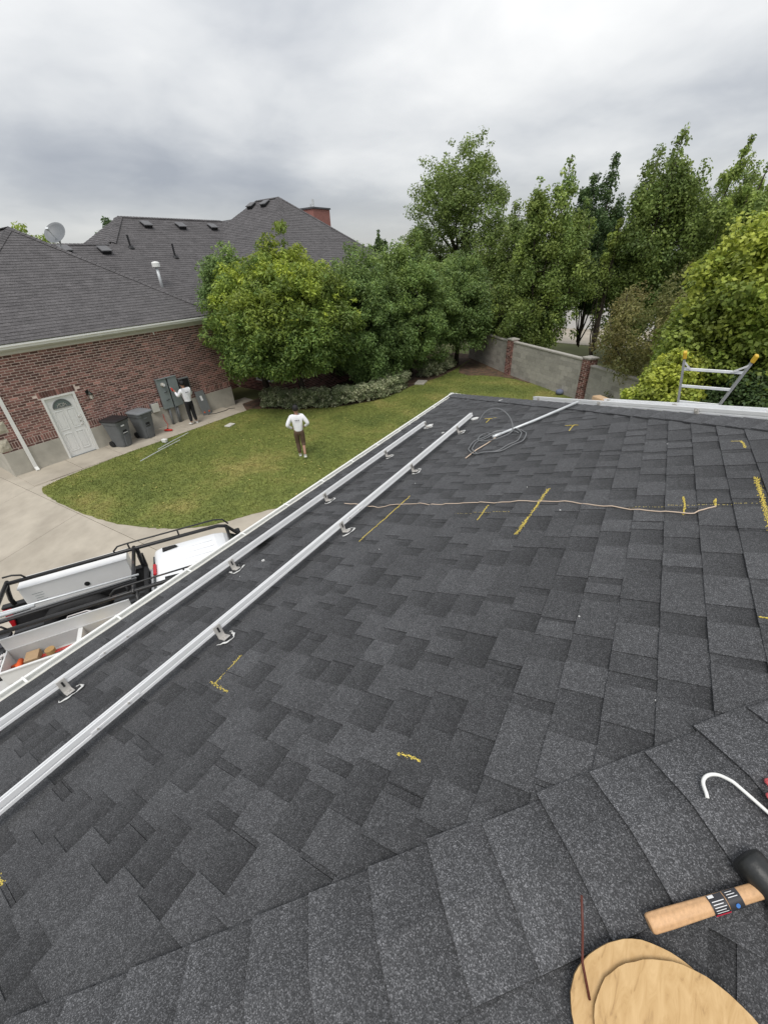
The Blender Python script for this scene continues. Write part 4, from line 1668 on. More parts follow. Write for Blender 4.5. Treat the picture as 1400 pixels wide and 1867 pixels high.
# chimney on the far side of the wing
mb = MB()
c0 = NW(20.6, 6.4, 0)
mb.box((c0.x, c0.y, 6.6), (1.30, 1.65, 3.9), RW.to_3x3() if False else Matrix((WN, WD, Vector((0, 0, 1)))).transposed())
ch = mb.build('chimney', 'chimney_red', rr_)
mb = MB()
mb.box((c0.x, c0.y, 8.60), (1.42, 1.77, 0.09), Matrix((WN, WD, Vector((0, 0, 1)))).transposed())
mb.build('chimney_cap', 'metal_cap', rr_)
mb = MB()
for dx in (-0.12, 0.12):
    mb.tube([Vector((c0.x + dx, c0.y - 0.2, 8.6)), Vector((c0.x + dx, c0.y - 0.2, 9.0 + dx))], 0.075, 8)
mb.build('flue', 'galvanised', rr_)
mb = MB()
p_ = NW(19.4, 5.67, 7.55)
mb.box(p_, (0.05, 0.55, 0.5), Matrix((WN, WD, Vector((0, 0, 1)))).transposed())
mb.build('chimney_patch', 'white_paint', rr_)
# fascia, soffit, gutter and downspout of the near wing
wpanel(-2.42, 6.72, 3.57, 3.70, -0.2, 0.10, 'frieze', 'cream_paint')
wpanel(-2.42, 6.72, 3.70, 3.74, -0.2, 0.30, 'soffit', 'cream_paint')
wpanel(-2.42, 6.72, 3.74, 3.865, 0.22, 0.30, 'fascia', 'white_paint')
gutter(nb, NW(-2.45, 0.05, 3.865), NW(6.75, 0.05, 3.865), WN, straps=False, w=0.13, hgt=0.12)
mb = MB()
mb.bar(NWALL(-1.49, 0.34, 3.76), NWALL(-1.49, 0.10, 3.50), 0.075, 0.06, up=(1, 0, 0))
mb.bar(NWALL(-1.49, 0.075, 3.52), NWALL(-1.49, 0.075, 0.10), 0.095, 0.065, up=(1, 0, 0))
mb.bar(NWALL(-1.49, 0.075, 0.13), NWALL(-1.49, 0.17, 0.03), 0.095, 0.065, up=(1, 0, 0))
mb.build('downspout', 'white_paint', nb)
for p, q in ((NW(8.86, -2.25, ZL), NW(22.12, -2.25, ZL)), (NW(8.86, 2.0, ZL), NW(8.86, -2.25, ZL))):
    mb = MB()
    mb.bar(p - Vector((0, 0, 0.08)), q - Vector((0, 0, 0.08)), 0.10, 0.16)
    mb.build('fascia', 'white_paint', nb)
mb = MB()
mb.bar(NW(22.12, -2.25, ZL) - Vector((0, 0, .06)), NW(22.12, 12.9, ZL) - Vector((0, 0, .06)), 0.12, 0.14)
mb.build('fascia', 'white_paint', nb)


def far_wall(p, q, z0, z1, th=0.25, nm='wall'):
    d = (q - p).normalized()
    nr = Vector((d.y, -d.x, 0)) * th
    mb = MB()
    mb.prism([Vector((p.x, p.y, z0)), Vector((q.x, q.y, z0)), Vector((q.x, q.y, z1)), Vector((p.x, p.y, z1))], -nr)
    mb.build(nm, 'mortar', nb)
    mb = MB()
    L_ = (q - p).length
    R_ = Matrix((d, nr.normalized(), Vector((0, 0, 1)))).transposed()
    k = 0
    z = z0 + 0.05
    while z < z1 - 0.05:
        a = 0.12 + (k % 2) * 0.117
        while a < L_ - 0.1:
            mb.box(p + d * a + Vector((0, 0, z)) + nr.normalized() * 0.002, (0.222, 0.022, 0.067), R_, random.choice(TONES))
            a += 0.235
        z += 0.08
        k += 1
    o = mb.build('brick_rest', 'brick', nb)
    o['kind'] = 'stuff'


far_wall(NW(9.2, -1.9, 0), NW(21.7, -1.9, 0), -0.2, 3.7)
far_wall(NW(9.2, 3.1, 0), NW(9.2, -1.9, 0), -0.2, 3.7)
far_wall(NW(6.72, 3.1, 0), NW(9.2, 3.1, 0), -0.2, 3.7)
mb = MB()
mb.hull8([NWALL(WEND, 0, -0.4), NWALL(WEND, -3, -0.4), NWALL(WEND - 0.2, -3, -0.4), NWALL(WEND - 0.2, -0.3, -0.4)], [NWALL(WEND, 0, 3.6), NWALL(WEND, -3, 3.6), NWALL(WEND - 0.2, -3, 3.6), NWALL(WEND - 0.2, -0.3, 3.6)])
mb.build('wall', 'mortar', nb)
for (a_, d0_, d1_) in ((9.2, 0.2, 1.4),):
    mb = MB()
    p0, p1 = NW(a_ - 0.02, d0_, 0.5), NW(a_ - 0.02, d1_, 0.5)
    mb.hull8([p0, p1, p1 + WD * 0.1, p0 + WD * 0.1], [v + Vector((0, 0, 1.2)) for v in (p0, p1, p1 + WD * 0.1, p0 + WD * 0.1)])
    w_ = mb.build('window', 'glass_dark', nb)
    mb = MB()
    for f in (0.0, 0.5, 1.0):
        q = p0.lerp(p1, f) - WD * 0.02
        mb.bar(q, q + Vector((0, 0, 1.2)), 0.06, 0.05, up=WD)
    mb.bar(p0 - WD * 0.03 - Vector((0, 0, 0.02)), p1 - WD * 0.03 - Vector((0, 0, 0.02)), 0.12, 0.05)
    mb.build('window_frame', 'white_paint', w_)
for a_ in (11.0, 14.5, 18.0):
    mb = MB()
    p0, p1 = NW(a_, -1.93, 0.9), NW(a_ + 1.2, -1.93, 0.9)
    mb.hull8([p0, p1, p1 - WN * 0.1, p0 - WN * 0.1], [v + Vector((0, 0, 1.3)) for v in (p0, p1, p1 - WN * 0.1, p0 - WN * 0.1)])
    w_ = mb.build('window', 'glass_dark', nb)
    mb = MB()
    for f in (0.0, 0.5, 1.0):
        q = p0.lerp(p1, f) + WN * 0.02
        mb.bar(q, q + Vector((0, 0, 1.3)), 0.06, 0.05, up=WN)
    mb.build('window_frame', 'white_paint', w_)


# roof vents, pipes
def box_vent(q, yaw=0.0, ax=None):
    R_ = ax
    mb = MB()
    mb.hull8([q + R_ @ Vector(p) for p in ((-.2, -.22, 0.0), (.2, -.22, 0.0), (.2, .22, 0.0), (-.2, .22, 0.0))],
             [q + R_ @ Vector(p) for p in ((-.2, -.2, 0.17), (.2, -.2, 0.17), (.2, .2, 0.10), (-.2, .2, 0.10))])
    v_ = mb.build('roof_vent', 'vent_black', nb)
    mb = MB()
    mb.hull8([q + R_ @ Vector(p) for p in ((-.23, -.24, 0.165), (.23, -.24, 0.165), (.23, .22, 0.09), (-.23, .22, 0.09))],
             [q + R_ @ Vector(p) for p in ((-.22, -.23, 0.20), (.22, -.23, 0.20), (.22, .21, 0.125), (-.22, .21, 0.125))])
    mb.build('vent_hood', 'vent_grey', v_)


sl75 = 1 / math.sqrt(1 + 0.75 ** 2)
RBC = Matrix((WD, (-WN + Vector((0, 0, 0.75))) * sl75, (WN * 0.75 + Vector((0, 0, 1))) * sl75)).transposed()
RDL = Matrix((WN, (WD + Vector((0, 0, 0.75))) * sl75, (-WD * 0.75 + Vector((0, 0, 1))) * sl75)).transposed()
for q in ((9.23, 8.02 - 0.25, 7.52), (11.15, 7.99 - 0.25, 7.50), (13.18, 7.99 - 0.25, 7.50), (6.0, 6.25, 6.39)):
    box_vent(NW(*q), ax=RBC)
for q in ((15.12, 6.27, 8.46), (15.12, 5.11, 8.46)):
    box_vent(NW(*q), ax=RDL)
box_vent(NW(4.4, 6.3, 6.43), ax=RBC)
for (a_, d_, hh) in ((7.37, 6.45, 0.55), (9.17, 5.85, 0.62)):
    q = NW(a_, d_, ZL + 0.75 * (d_ - 2.76) - 0.05)
    mb = MB()
    mb.tube([q, q + Vector((0, 0, hh))], 0.045, 8)
    mb.lathe([(0.17, 0.0), (0.12, 0.08), (0.06, 0.12)], 10, q)
    mb.build('vent_pipe', 'vent_black', nb)
q = NW(7.08, 4.25, ZL + 0.75 * 1.49 - 0.1)
mb = MB()
mb.tube([q - Vector((0, 0, 0.2)), q + Vector((0, 0, 0.95))], 0.065, 10)
mb.build('flue_pipe', 'galvanised', nb, smooth=True)
mb = MB()
mb.lathe([(0.10, 0.88), (0.17, 0.90), (0.17, 1.06), (0.13, 1.10), (0.02, 1.12)], 14, q)
mb.build('flue_hood', 'white_paint', nb)
# small white floodlight bracket under the eave
mb = MB()
mb.tube([NWALL(3.86, 0.02, 3.60), NWALL(3.86, 0.08, 3.56), NWALL(3.88, 0.08, 3.47)], 0.025, 6)
mb.build('bracket', 'white_paint', nb)

# satellite dish
dq = NW(3.45, 4.15, 6.15)
dish = thing('satellite_dish', 'grey satellite dish on the hip of the brick house roof', 'dish', dq)
mb = MB()
mb.tube([dq, dq + Vector((0, 0, 0.38)), dq + WN * 0.08 + Vector((0, 0, 0.55))], 0.024, 8)
mb.build('mast', 'galvanised', dish)
ax = (Vector((0.45, -0.72, 0.0)).normalized() * 0.80 + Vector((0, 0, 0.60))).normalized()
h1 = ax.cross(Vector((0, 0, 1))).normalized()
Rd = Matrix((h1, h1.cross(ax) * -1, ax)).transposed()
dc = dq + Vector((0, 0, 0.72))
mb = MB()
prof = [(0.02, 0.0), (0.14, 0.008), (0.26, 0.03), (0.36, 0.065), (0.42, 0.10), (0.41, 0.105), (0.35, 0.073), (0.25, 0.038), (0.13, 0.016), (0.01, 0.010)]
mb.lathe(prof, 28, dc, Rd, sx=0.95, sy=1.0)
mb.build('reflector', 'dish_grey', dish, smooth=True)
mb = MB()
tip = dc + Rd @ Vector((0.0, 0.12, 0.42)) * 1.0
mb.tube([dq + Vector((0, 0, 0.45)), tip - Vector((0, 0, .02))], 0.018, 6)
mb.box(tip, (0.10, 0.08, 0.08), Rd)
mb.build('feed_arm', 'galvanised', dish)

# ------------------------------------------------------------------ electrical gear on the wall
ep = thing('electrical_panel', 'tall grey electrical meter cabinet with two doors on the brick wall', 'electrical panel', NWALL(3.75, 0.1, 0.70))


def cab(a0, a1, z0, z1, o0, o1, name, m, par, bev=0.008):
    mb = MB()
    lo = [NWALL(a0, o0, z0), NWALL(a1, o0, z0), NWALL(a1, o1, z0), NWALL(a0, o1, z0)]
    mb.hull8(lo, [p + Vector((0, 0, z1 - z0)) for p in lo])
    return mb.build(name, m, par, bevel=bev)


cab(3.34, 4.16, 0.72, 1.86, -0.02, 0.12, 'cabinet', 'panel_dark', ep)
d1 = cab(3.33, 3.735, 0.71, 1.87, 0.05, 0.16, 'cabinet_door', 'panel_grey', ep)
d2 = cab(3.79, 4.17, 0.71, 1.87, 0.05, 0.17, 'cabinet_door', 'panel_grey', ep)
cab(3.31, 4.18, 1.872, 1.89, -0.02, 0.19, 'cabinet_hood', 'panel_grey', ep, 0.004)
mb = MB()
mb.lathe([(0.085, 0), (0.085, 0.03), (0.07, 0.045), (0.065, 0.10), (0.04, 0.12)], 18, NWALL(3.53, 0.16, 1.66), Matrix((WD, Vector((0, 0, 1)), WN)).transposed())
mb.build('meter', 'lamp_glass', d1, smooth=True)
mb = MB()
mb.lathe([(0.05, 0), (0.05, 0.006)], 14, NWALL(3.53, 0.278, 1.66), Matrix((WD, Vector((0, 0, 1)), WN)).transposed())
mb.build('meter_dial', 'label_white', d1)
for z in (1.36, 1.05):
    mb = MB()
    mb.tube([NWALL(3.50, 0.162, z), NWALL(3.53, 0.20, z - 0.01), NWALL(3.60, 0.20, z + 0.01), NWALL(3.62, 0.162, z + 0.03)], 0.011, 6)
    mb.build('handle', 'panel_dark', d1)
for a, m_, r in ((3.52, 'conduit_grey', 0.045), (3.80, 'conduit_grey', 0.028), (3.88, 'conduit_grey', 0.045)):
    mb = MB()
    mb.tube([NWALL(a, 0.09, 0.72), NWALL(a, 0.09, 0.0)], r, 10)
    mb.build('conduit', m_, ep, smooth=True)
op = thing('breaker_box', 'open black breaker box with dangling conduits in front of the worker', 'breaker box', NWALL(4.5, 0.1, 0.8))
cab(4.26, 4.72, 1.0, 1.72, 0.0, 0.12, 'box', 'panel_cover', op)
cab(4.29, 4.69, 1.04, 1.68, 0.118, 0.124, 'interior', 'panel_dark', op, 0)
for a, m_, r in ((4.30, 'conduit_grey', 0.022), (4.40, 'white_paint', 0.022)):
    mb = MB()
    mb.tube([NWALL(a, 0.07, 1.0), NWALL(a + 0.04, 0.07, 0.0)], r, 8)
    mb.build('conduit', m_, op, smooth=True)
ub = thing('junction_box', 'small light grey junction box on the wall above the grey bin lid', 'junction box', NWALL(2.98, 0.05, 0.7))
cab(2.84, 3.12, 0.72, 1.04, 0.0, 0.13, 'box', 'conduit_grey', ub)
cab(2.83, 3.13, 0.71, 1.05, 0.13, 0.15, 'cover', 'cream_paint', ub)
cv = thing('cabinet_cover', 'dark grey cabinet cover leaning on the wall behind the worker', 'cover panel', NWALL(5.0, 0.2, 0.02))
mb = MB()
mb.hull8([NWALL(4.84, 0.24, 0.02), NWALL(5.26, 0.24, 0.02), NWALL(5.26, 0.30, 0.02), NWALL(4.84, 0.30, 0.02)], [NWALL(4.84, 0.03, 1.02), NWALL(5.26, 0.03, 1.02), NWALL(5.26, 0.07, 1.02), NWALL(4.84, 0.07, 1.02)])
mb.build('sheet', 'panel_cover', cv, bevel=0.01)
mb = MB()
mb.hull8([NWALL(4.99, 0.155, 0.62), NWALL(5.09, 0.155, 0.62), NWALL(5.09, 0.17, 0.62), NWALL(4.99, 0.17, 0.62)], [NWALL(4.99, 0.085, 0.88), NWALL(5.09, 0.085, 0.88), NWALL(5.09, 0.10, 0.88), NWALL(4.99, 0.10, 0.88)])
mb.build('sticker', 'label_white', cv)
for a in (4.93, 5.16):
    mb = MB()
    mb.lathe([(0.04, 0), (0.03, 0.015)], 8, NWALL(a, 0.275, 0.14), Matrix((WD, Vector((0, 0, 1)), WN)).transposed())
    mb.build('knockout_cap', 'orange_tool', cv)
lamp = thing('wall_lamp', 'small black lantern lamp on the brick wall beside the door', 'wall lamp', NWALL(0.9, 0.1, 1.8))
mb = MB()
mb.lathe([(0.03, 0.0), (0.055, 0.02), (0.06, 0.16), (0.04, 0.17)], 6, NWALL(0.93, 0.14, 1.78))
mb.build('glass', 'lamp_glass', lamp)
mb = MB()
mb.lathe([(0.075, 0.16), (0.08, 0.18), (0.03, 0.25), (0.012, 0.29)], 6, NWALL(0.93, 0.14, 1.78))
mb.tube([NWALL(0.93, 0.14, 2.05), NWALL(0.92, 0.10, 2.12), NWALL(0.90, 0.0, 2.06)], 0.012, 6)
mb.box(NWALL(0.90, 0.008, 2.0), (0.09, 0.02, 0.16), RW)
for k in range(6):
    a = k * PI / 3
    mb.bar(NWALL(0.93, 0.14, 1.78) + Vector((0.033 * math.cos(a), 0.033 * math.sin(a), 0)), NWALL(0.93, 0.14, 1.95) + Vector((0.064 * math.cos(a), 0.064 * math.sin(a), 0)), 0.008, 0.008, up=(0.3, 0.4, 0.1))
mb.build('frame', 'lamp_metal', lamp)
hz_ = MB()
hz_.tube([NWALL(5.0, 0.35, 0.035), NWALL(5.3, 0.55, 0.032), NWALL(5.8, 0.6, 0.032), NWALL(6.0, 0.5, 0.032), NWALL(6.2, 0.7, 0.032)], 0.014, 6)
tag(hz_.build('black_cable', 'cable_black', None, org=NWALL(5.5, 0.5, 0.02)), 'black cable lying on the sidewalk by the leaning cover', 'cable')
hz_ = MB()
hz_.tube([NWALL(3.2, 0.1, 0.55), NWALL(3.18, 0.14, 0.3), NWALL(3.22, 0.18, 0.12), NWALL(3.0, 0.45, 0.032), NWALL(3.1, 0.6, 0.032)], 0.012, 6)
tag(hz_.build('orange_cord', 'red_tool', None, org=NWALL(3.2, 0.1, 0.03)), 'thin red cord hanging down the foundation behind the grey bin', 'cord')
rt = thing('red_drill', 'red power tool lying on the sidewalk beside the grey lidded bin', 'power tool', (-15.72, 8.92, 0.02), 0.5)
mb = MB()
mb.tube([(-.16, 0, .05), (0.02, 0, .055), (0.12, 0, 0.05), (0.17, 0, 0.05)], [0.035, 0.045, 0.035, 0.02], 10)
mb.build('body', 'red_tool', rt, local=True, smooth=True)
mb = MB()
mb.box((-0.1, 0.09, 0.04), (0.07, 0.16, 0.06))
mb.build('grip', 'rubber', rt, local=True, bevel=0.015)


# ------------------------------------------------------------------ wheeled bins
def bin_(loc, yaw, lidm, label, logo):
    t = thing('wheeled_bin', label, 'bin', loc, yaw, group='wheeled rubbish bins by the brick wall')
    # local: x to the side, y towards the lawn (front), z up
    mb = MB()
    secs = [(0.0, 0.21, 0.24, -0.01), (0.10, 0.225, 0.26, 0.0), (0.55, 0.265, 0.31, 0.0), (0.86, 0.295, 0.345, 0.0), (0.865, 0.315, 0.365, 0.0), (0.98, 0.325, 0.375, 0.0)]
    n = 20
    v_, f_ = [], []
    for z, hx, hy, oy in secs:
        for k in range(n):
            a = 2 * PI * (k + 0.5) / n
            c, s_ = math.cos(a), math.sin(a)
            p = 0.35
            x = math.copysign(abs(c) ** p, c) * hx
            y = math.copysign(abs(s_) ** p, s_) * hy + oy
            v_.append((x, y, z))
    for i in range(len(secs) - 1):
        for k in range(n):
            l = (k + 1) % n
            f_.append((i * n + k, i * n + l, (i + 1) * n + l, (i + 1) * n + k))
    f_ += [tuple(range(n - 1, -1, -1)), tuple((len(secs) - 1) * n + k for k in range(n))]
    mb.add(v_, f_)
    mb.build('body', 'bin_grey', t, local=True, bevel=0.006)
    mb = MB()
    lv = []
    for z, hx, hy, oy in ((0.975, 0.345, 0.40, 0.01), (1.02, 0.345, 0.40, 0.01), (1.055, 0.28, 0.33, 0.0), (1.065, 0.22, 0.27, 0.0)):
        for k in range(n):
            a = 2 * PI * (k + 0.5) / n
            c, s_ = math.cos(a), math.sin(a)
            lv.append((math.copysign(abs(c) ** 0.35, c) * hx, math.copysign(abs(s_) ** 0.35, s_) * hy + oy, z + 0.02 * (y if False else 0)))
    lf = []
    for i in range(3):
        for k in range(n):
            l = (k + 1) % n
            lf.append((i * n + k, i * n + l, (i + 1) * n + l, (i + 1) * n + k))
    lf += [tuple(range(n - 1, -1, -1)), tuple(3 * n + k for k in range(n))]
    mb.add(lv, lf)
    mb.build('lid', lidm, t, local=True, bevel=0.008)
    mb = MB()
    mb.tube([(-0.24, -0.40, 0.94), (-0.24, -0.45, 0.97), (0.24, -0.45, 0.97), (0.24, -0.40, 0.94)], 0.016, 8)
    mb.build('handle', 'rubber', t, local=True)
    for s_ in (-1, 1):
        mb = MB()
        mb.lathe([(0.05, -0.025), (0.115, -0.03), (0.115, 0.03), (0.05, 0.025)], 16, (s_ * 0.235, -0.25, 0.115), Matrix.Rotation(PI / 2, 3, 'Y'))
        mb.build('wheel', 'rubber', t, local=True)
    # recessed grab pocket and lift bar on the front
    mb = MB()
    mb.box((0.02, 0.305, 0.56), (0.18, 0.03, 0.15))
    mb.build('grab_pocket', 'rubber', t, local=True, bevel=0.01)
    mb = MB()
    mb.box((0.02, 0.322, 0.53), (0.19, 0.016, 0.022))
    mb.build('lift_bar', 'label_white' if logo else 'bin_grey', t, local=True)
    mb = MB()
    mb.box((0.03, 0.285, 0.22), (0.20, 0.04, 0.42), Matrix.Rotation(-0.09, 3, 'X'))
    mb.build('front_rib', 'bin_grey', t, local=True, bevel=0.012)
    mb = MB()
    mb.box((0.06, 0.345, 0.80), (0.15, 0.016, 0.05))
    mb.build('label', 'label_white' if logo else 'bin_lid_grey', t, local=True, bevel=0.006)
    if logo:
        mb = MB()
        mb.box((-0.292, 0.14, 0.80), (0.02, 0.26, 0.03))
        mb.lathe([(0.045, -0.006), (0.045, 0.006)], 12, (-0.292, 0.14, 0.88), Matrix.Rotation(PI / 2, 3, 'Y'))
        mb.build('printed_mark', 'label_white', t, local=True)
    return t


bin_((-15.99, 7.22, 0.02), -PI / 2 + 0.30, 'bin_lid_black', 'dark grey wheeled bin with a black lid next to the white door', True)
bin_((-15.98, 8.17, 0.02), -PI / 2 + 0.12, 'bin_lid_grey', 'dark grey wheeled bin with a light grey lid below the junction box', False)

# ------------------------------------------------------------------ small things on the lawn
for k, (p, q) in enumerate((((-13.79, 6.52), (-14.25, 8.4)), ((-14.2, 7.45), (-14.62, 9.04)))):
    mb = MB()
    mb.tube([(p[0], p[1], 0.085), ((p[0] + q[0]) / 2, (p[1] + q[1]) / 2, 0.10), (q[0], q[1], 0.09)], 0.014, 6)
    tag(mb.build('conduit_stick', 'galvanised', None, org=(p[0], p[1], 0.05)), ('thin pale conduit stick lying on the lawn nearer the driveway', 'thin pale conduit stick lying on the lawn nearer the worker')[k], 'conduit', 'conduit sticks on the lawn')
mb = MB()
mb.box((-14.71, 8.07, 0.10), (0.17, 0.12, 0.12), Matrix.Rotation(0.3, 3, 'Z'), taper=1.15)
tag(mb.build('white_pail', 'white_paint', None, org=(-14.71, 8.07, 0.03), bevel=0.012), 'small white plastic tub on the lawn edge by the bins', 'tub')
mb = MB()
mb.box((-13.87, 10.45, 0.05), (0.26, 0.38, 0.05), Matrix.Rotation(0.2, 3, 'Z'))
tag(mb.build('valve_cover', 'cream_paint', None, org=(-13.87, 10.45, 0.02), bevel=0.015), 'flat pale valve cover set in the lawn', 'cover')
mb = MB()
mb.lathe([(0.04, 0.0), (0.13, 0.04), (0.15, 0.12), (0.12, 0.2), (0.05, 0.24)], 14, (-2.9, 19.75, 0.02), sx=1.15)
tag(mb.build('garden_rock', 'rock_blue', None, org=(-2.9, 19.75, 0.02), smooth=True), 'round blue grey rock at the foot of the block wall', 'rock')
lf = MB()
for k in range(260):
    x, y = random.uniform(-15, -6), random.uniform(4.2, 18)
    if not inside([x], [y], ring)[0]:
        continue
    s = random.uniform(0.02, 0.045)
    R_ = Matrix.Rotation(random.uniform(0, 6.28), 3, 'Z') @ Matrix.Rotation(random.uniform(-0.4, 0.4), 3, 'X')
    q = Vector((x, y, 0.078))
    lf.add([q + R_ @ Vector(p) for p in ((-s, 0, 0), (0, -s * 0.5, 0.004), (s, 0, 0), (0, s * 0.5, 0.004), (0, 0, -0.02))], [(0, 1, 2, 3), (0, 4, 1), (1, 4, 2), (2, 4, 3), (3, 4, 0)])
o = lf.build('fallen_leaves', 'yellow_tool', None)
o.data.materials[0] = mat('fallen_leaf', (0.42, 0.37, 0.12), 0.8, var=0.3, scale=5)
tag(o, 'scattered small yellow fallen leaves on the lawn', 'leaves', kind='stuff')


# ------------------------------------------------------------------ block wall with brick pillars
PB, PA, PC, PD = Vector((-1.87, 19.2, 0)), Vector((-5.98, 22.6, 0)), Vector((-9.5, 26.05, 0)), Vector((4.6, 13.2, 0))


def block_wall(p, q, top, label, ind=True):
    d = (q - p)
    L_ = d.length
    d.normalize()
    s = Vector((d.y, -d.x, 0))
    if s.dot(Vector((0, 0, 0)) - p) < 0:
        s = -s
    t = thing('block_wall', label, 'wall', p, group='grey block wall along the back of the lawn')
    R_ = Matrix((d, s, Vector((0, 0, 1)))).transposed()
    mb = MB()
    mb.box(p + d * L_ / 2 + Vector((0, 0, top / 2 - 0.1)), (L_, 0.17, top + 0.2), R_)
    mb.build('core', 'block_mortar', t)
    mb = MB()
    mb.box(p + d * L_ / 2 + Vector((0, 0, top + 0.035)), (L_, 0.24, 0.07), R_)
    mb.build('coping', 'block', t, bevel=0.01)
    bl, bh = 0.406, 0.203
    n = 0
    proto = {}
    rs = MB()
    k = 0
    z = top - bh / 2
    while z > -0.05:
        a = (k % 2) * bl / 2
        if k % 2:
            cells = [(0, bl / 2)]
        else:
            cells = []
        while a < L_ - 0.02:
            cells.append((a, min(a + bl, L_)))
            a += bl
        for a0, a1 in cells:
            l = round(a1 - a0 - 0.012, 3)
            if l < 0.05:
                continue
            tone = random.choice((0.43, 0.47, 0.5, 0.53, 0.57))
            c = p + d * ((a0 + a1) / 2) + s * 0.085 + Vector((0, 0, z))
            if ind and n < 300:
                key = (l, tone)
                if key not in proto:
                    m_ = MB()
                    m_.box((0, 0, 0), (l, 0.016, bh - 0.012), R_, tone)
                    o = m_.build('block', 'block', t, local=True)
                    o.location = c - p
                    proto[key] = o
                else:
                    share(proto[key], 'block', t, c - p)
                n += 1
            else:
                rs.box(c, (l, 0.016, bh - 0.012), R_, tone)
        z -= bh
        k += 1
    if rs.v:
        o = rs.build('block_rest', 'block', t)
        o['kind'] = 'stuff'


block_wall(PB, PA, 1.63, 'grey block wall panel between the two brick pillars')
block_wall(PD, PB, 1.46, 'lower grey block wall panel running behind the yellow green maple')
block_wall(PA, PC, 1.60, 'shaded grey block wall panel beyond the farther brick pillar')


def brick_pillar(p, label):
    t = thing('brick_pillar', label, 'pillar', p, group='brick pillars of the block wall')
    d = (PA - PB).normalized()
    s = Vector((d.y, -d.x, 0))
    R_ = Matrix((d, s, Vector((0, 0, 1)))).transposed()
    mb = MB()
    mb.box(p + Vector((0, 0, 0.82)), (0.38, 0.38, 1.84), R_)
    mb.build('core', 'mortar', t)
    mb = MB()
    for k in range(23):
        z = -0.02 + 0.08 * k
        for side in range(4):
            Rs = R_ @ Matrix.Rotation(side * PI / 2, 3, 'Z')
            offs = (-0.14, 0.075) if (k + side) % 2 else (-0.075, 0.14)
            ws = (0.11, 0.25) if (k + side) % 2 else (0.25, 0.11)
            for o_, w_ in zip(offs, ws):
                mb.box(p + Rs @ Vector((o_, -0.192, 0)) + Vector((0, 0, z)), (w_, 0.02, 0.067), Rs, random.choice(TONES) * 0.9)
    o = mb.build('brick_rest', 'brick', t)
    o['kind'] = 'stuff'
    mb = MB()
    mb.box(p + Vector((0, 0, 1.775)), (0.46, 0.46, 0.07), R_)
    mb.box(p + Vector((0, 0, 1.83)), (0.40, 0.40, 0.05), R_, taper=0.3)
    mb.build('cap', 'block', t, bevel=0.01)


brick_pillar(PB, 'brick pillar with flat grey cap nearer the ladder')
brick_pillar(PA, 'brick pillar half hidden by leaves at the far end of the lawn')

# ------------------------------------------------------------------ house glimpsed behind the trees
wh = thing('white_house', 'pale house with grey roof glimpsed through the tall trees', 'house', (-1, 42, 0))
mb = MB()
mb.box((-1, 44, 1.3), (13, 8, 3.0))
mb.build('wall', 'stucco_white', wh)
g_ = [Vector(p) for p in ((-8, 39.5, 2.8), (6, 39.5, 2.8), (6, 48.5, 2.8), (-8, 48.5, 2.8))]
r0, r1 = Vector((-3.8, 44, 6.2)), Vector((2.2, 44, 6.2))
for poly in ([g_[0], g_[1], r1, r0], [g_[1], g_[2], r1], [g_[2], g_[3], r0, r1], [g_[3], g_[0], r0]):
    mb = MB()
    mb.prism(poly, (0, 0, -0.12))
    mb.build('roof', 'grey_siding', wh)
for x in (-4.5, -2.0, 1.0):
    mb = MB()
    mb.box((x, 39.98, 1.6), (1.1, 0.06, 1.2))
    w_ = mb.build('window', 'glass_dark', wh)
    mb = MB()
    for dx in (-.55, 0, .55):
        mb.box((x + dx, 39.93, 1.6), (0.06, 0.05, 1.2))
    mb.build('window_frame', 'white_paint', w_)


# ------------------------------------------------------------------ trees and hedges
def foliage(name, parent, clumps, n_leaf, L, W, material, up=0.5, droop=0.35, flat=0.85, yel_p=None):
    """Leaf faces gathered in clumps (x, y, z, radius, tone, yellow)."""
    C_ = np.array(clumps, dtype=np.float32)
    idx = np.repeat(np.arange(len(C_)), np.maximum(4, (n_leaf * (C_[:, 3] / C_[:, 3].mean()) ** 2).astype(int)))
    n = len(idx)
    d = rng.normal(size=(n, 3))
    d /= np.linalg.norm(d, axis=1, keepdims=True)
    rad = rng.random(n) ** 0.45
    pos = C_[idx, :3] + d * (rad * C_[idx, 3])[:, None] * np.array([1, 1, flat])
    nr = d * 0.55 + rng.normal(size=(n, 3)) * 0.55 + np.array([0, 0, up])
    nr /= np.linalg.norm(nr, axis=1, keepdims=True)
    lg = rng.normal(size=(n, 3)) + d * 0.7 + np.array([0, 0, -droop])
    lg -= nr * (lg * nr).sum(1, keepdims=True)
    lg /= np.linalg.norm(lg, axis=1, keepdims=True)
    wd = np.cross(nr, lg)
    l = (L * rng.uniform(0.7, 1.3, n))[:, None]
    w = (W * rng.uniform(0.7, 1.3, n))[:, None]
    v = np.empty((n, 4, 3), np.float32)
    v[:, 0] = pos - lg * l * 0.5
    v[:, 1] = pos + wd * w * 0.5 + nr * w * 0.12
    v[:, 2] = pos + lg * l * 0.5
    v[:, 3] = pos - wd * w * 0.5 + nr * w * 0.12
    tone = np.repeat(np.clip(C_[idx, 4] * rng.uniform(0.75, 1.25, n), 0.1, 1.2), 4)
    yel = np.repeat(np.clip(C_[idx, 5] + rng.normal(0, 0.08, n), 0, 1), 4)
    return mk(name, v.reshape(-1, 3), np.arange(n * 4).reshape(-1, 4), material, parent, tone=tone, yel=yel)


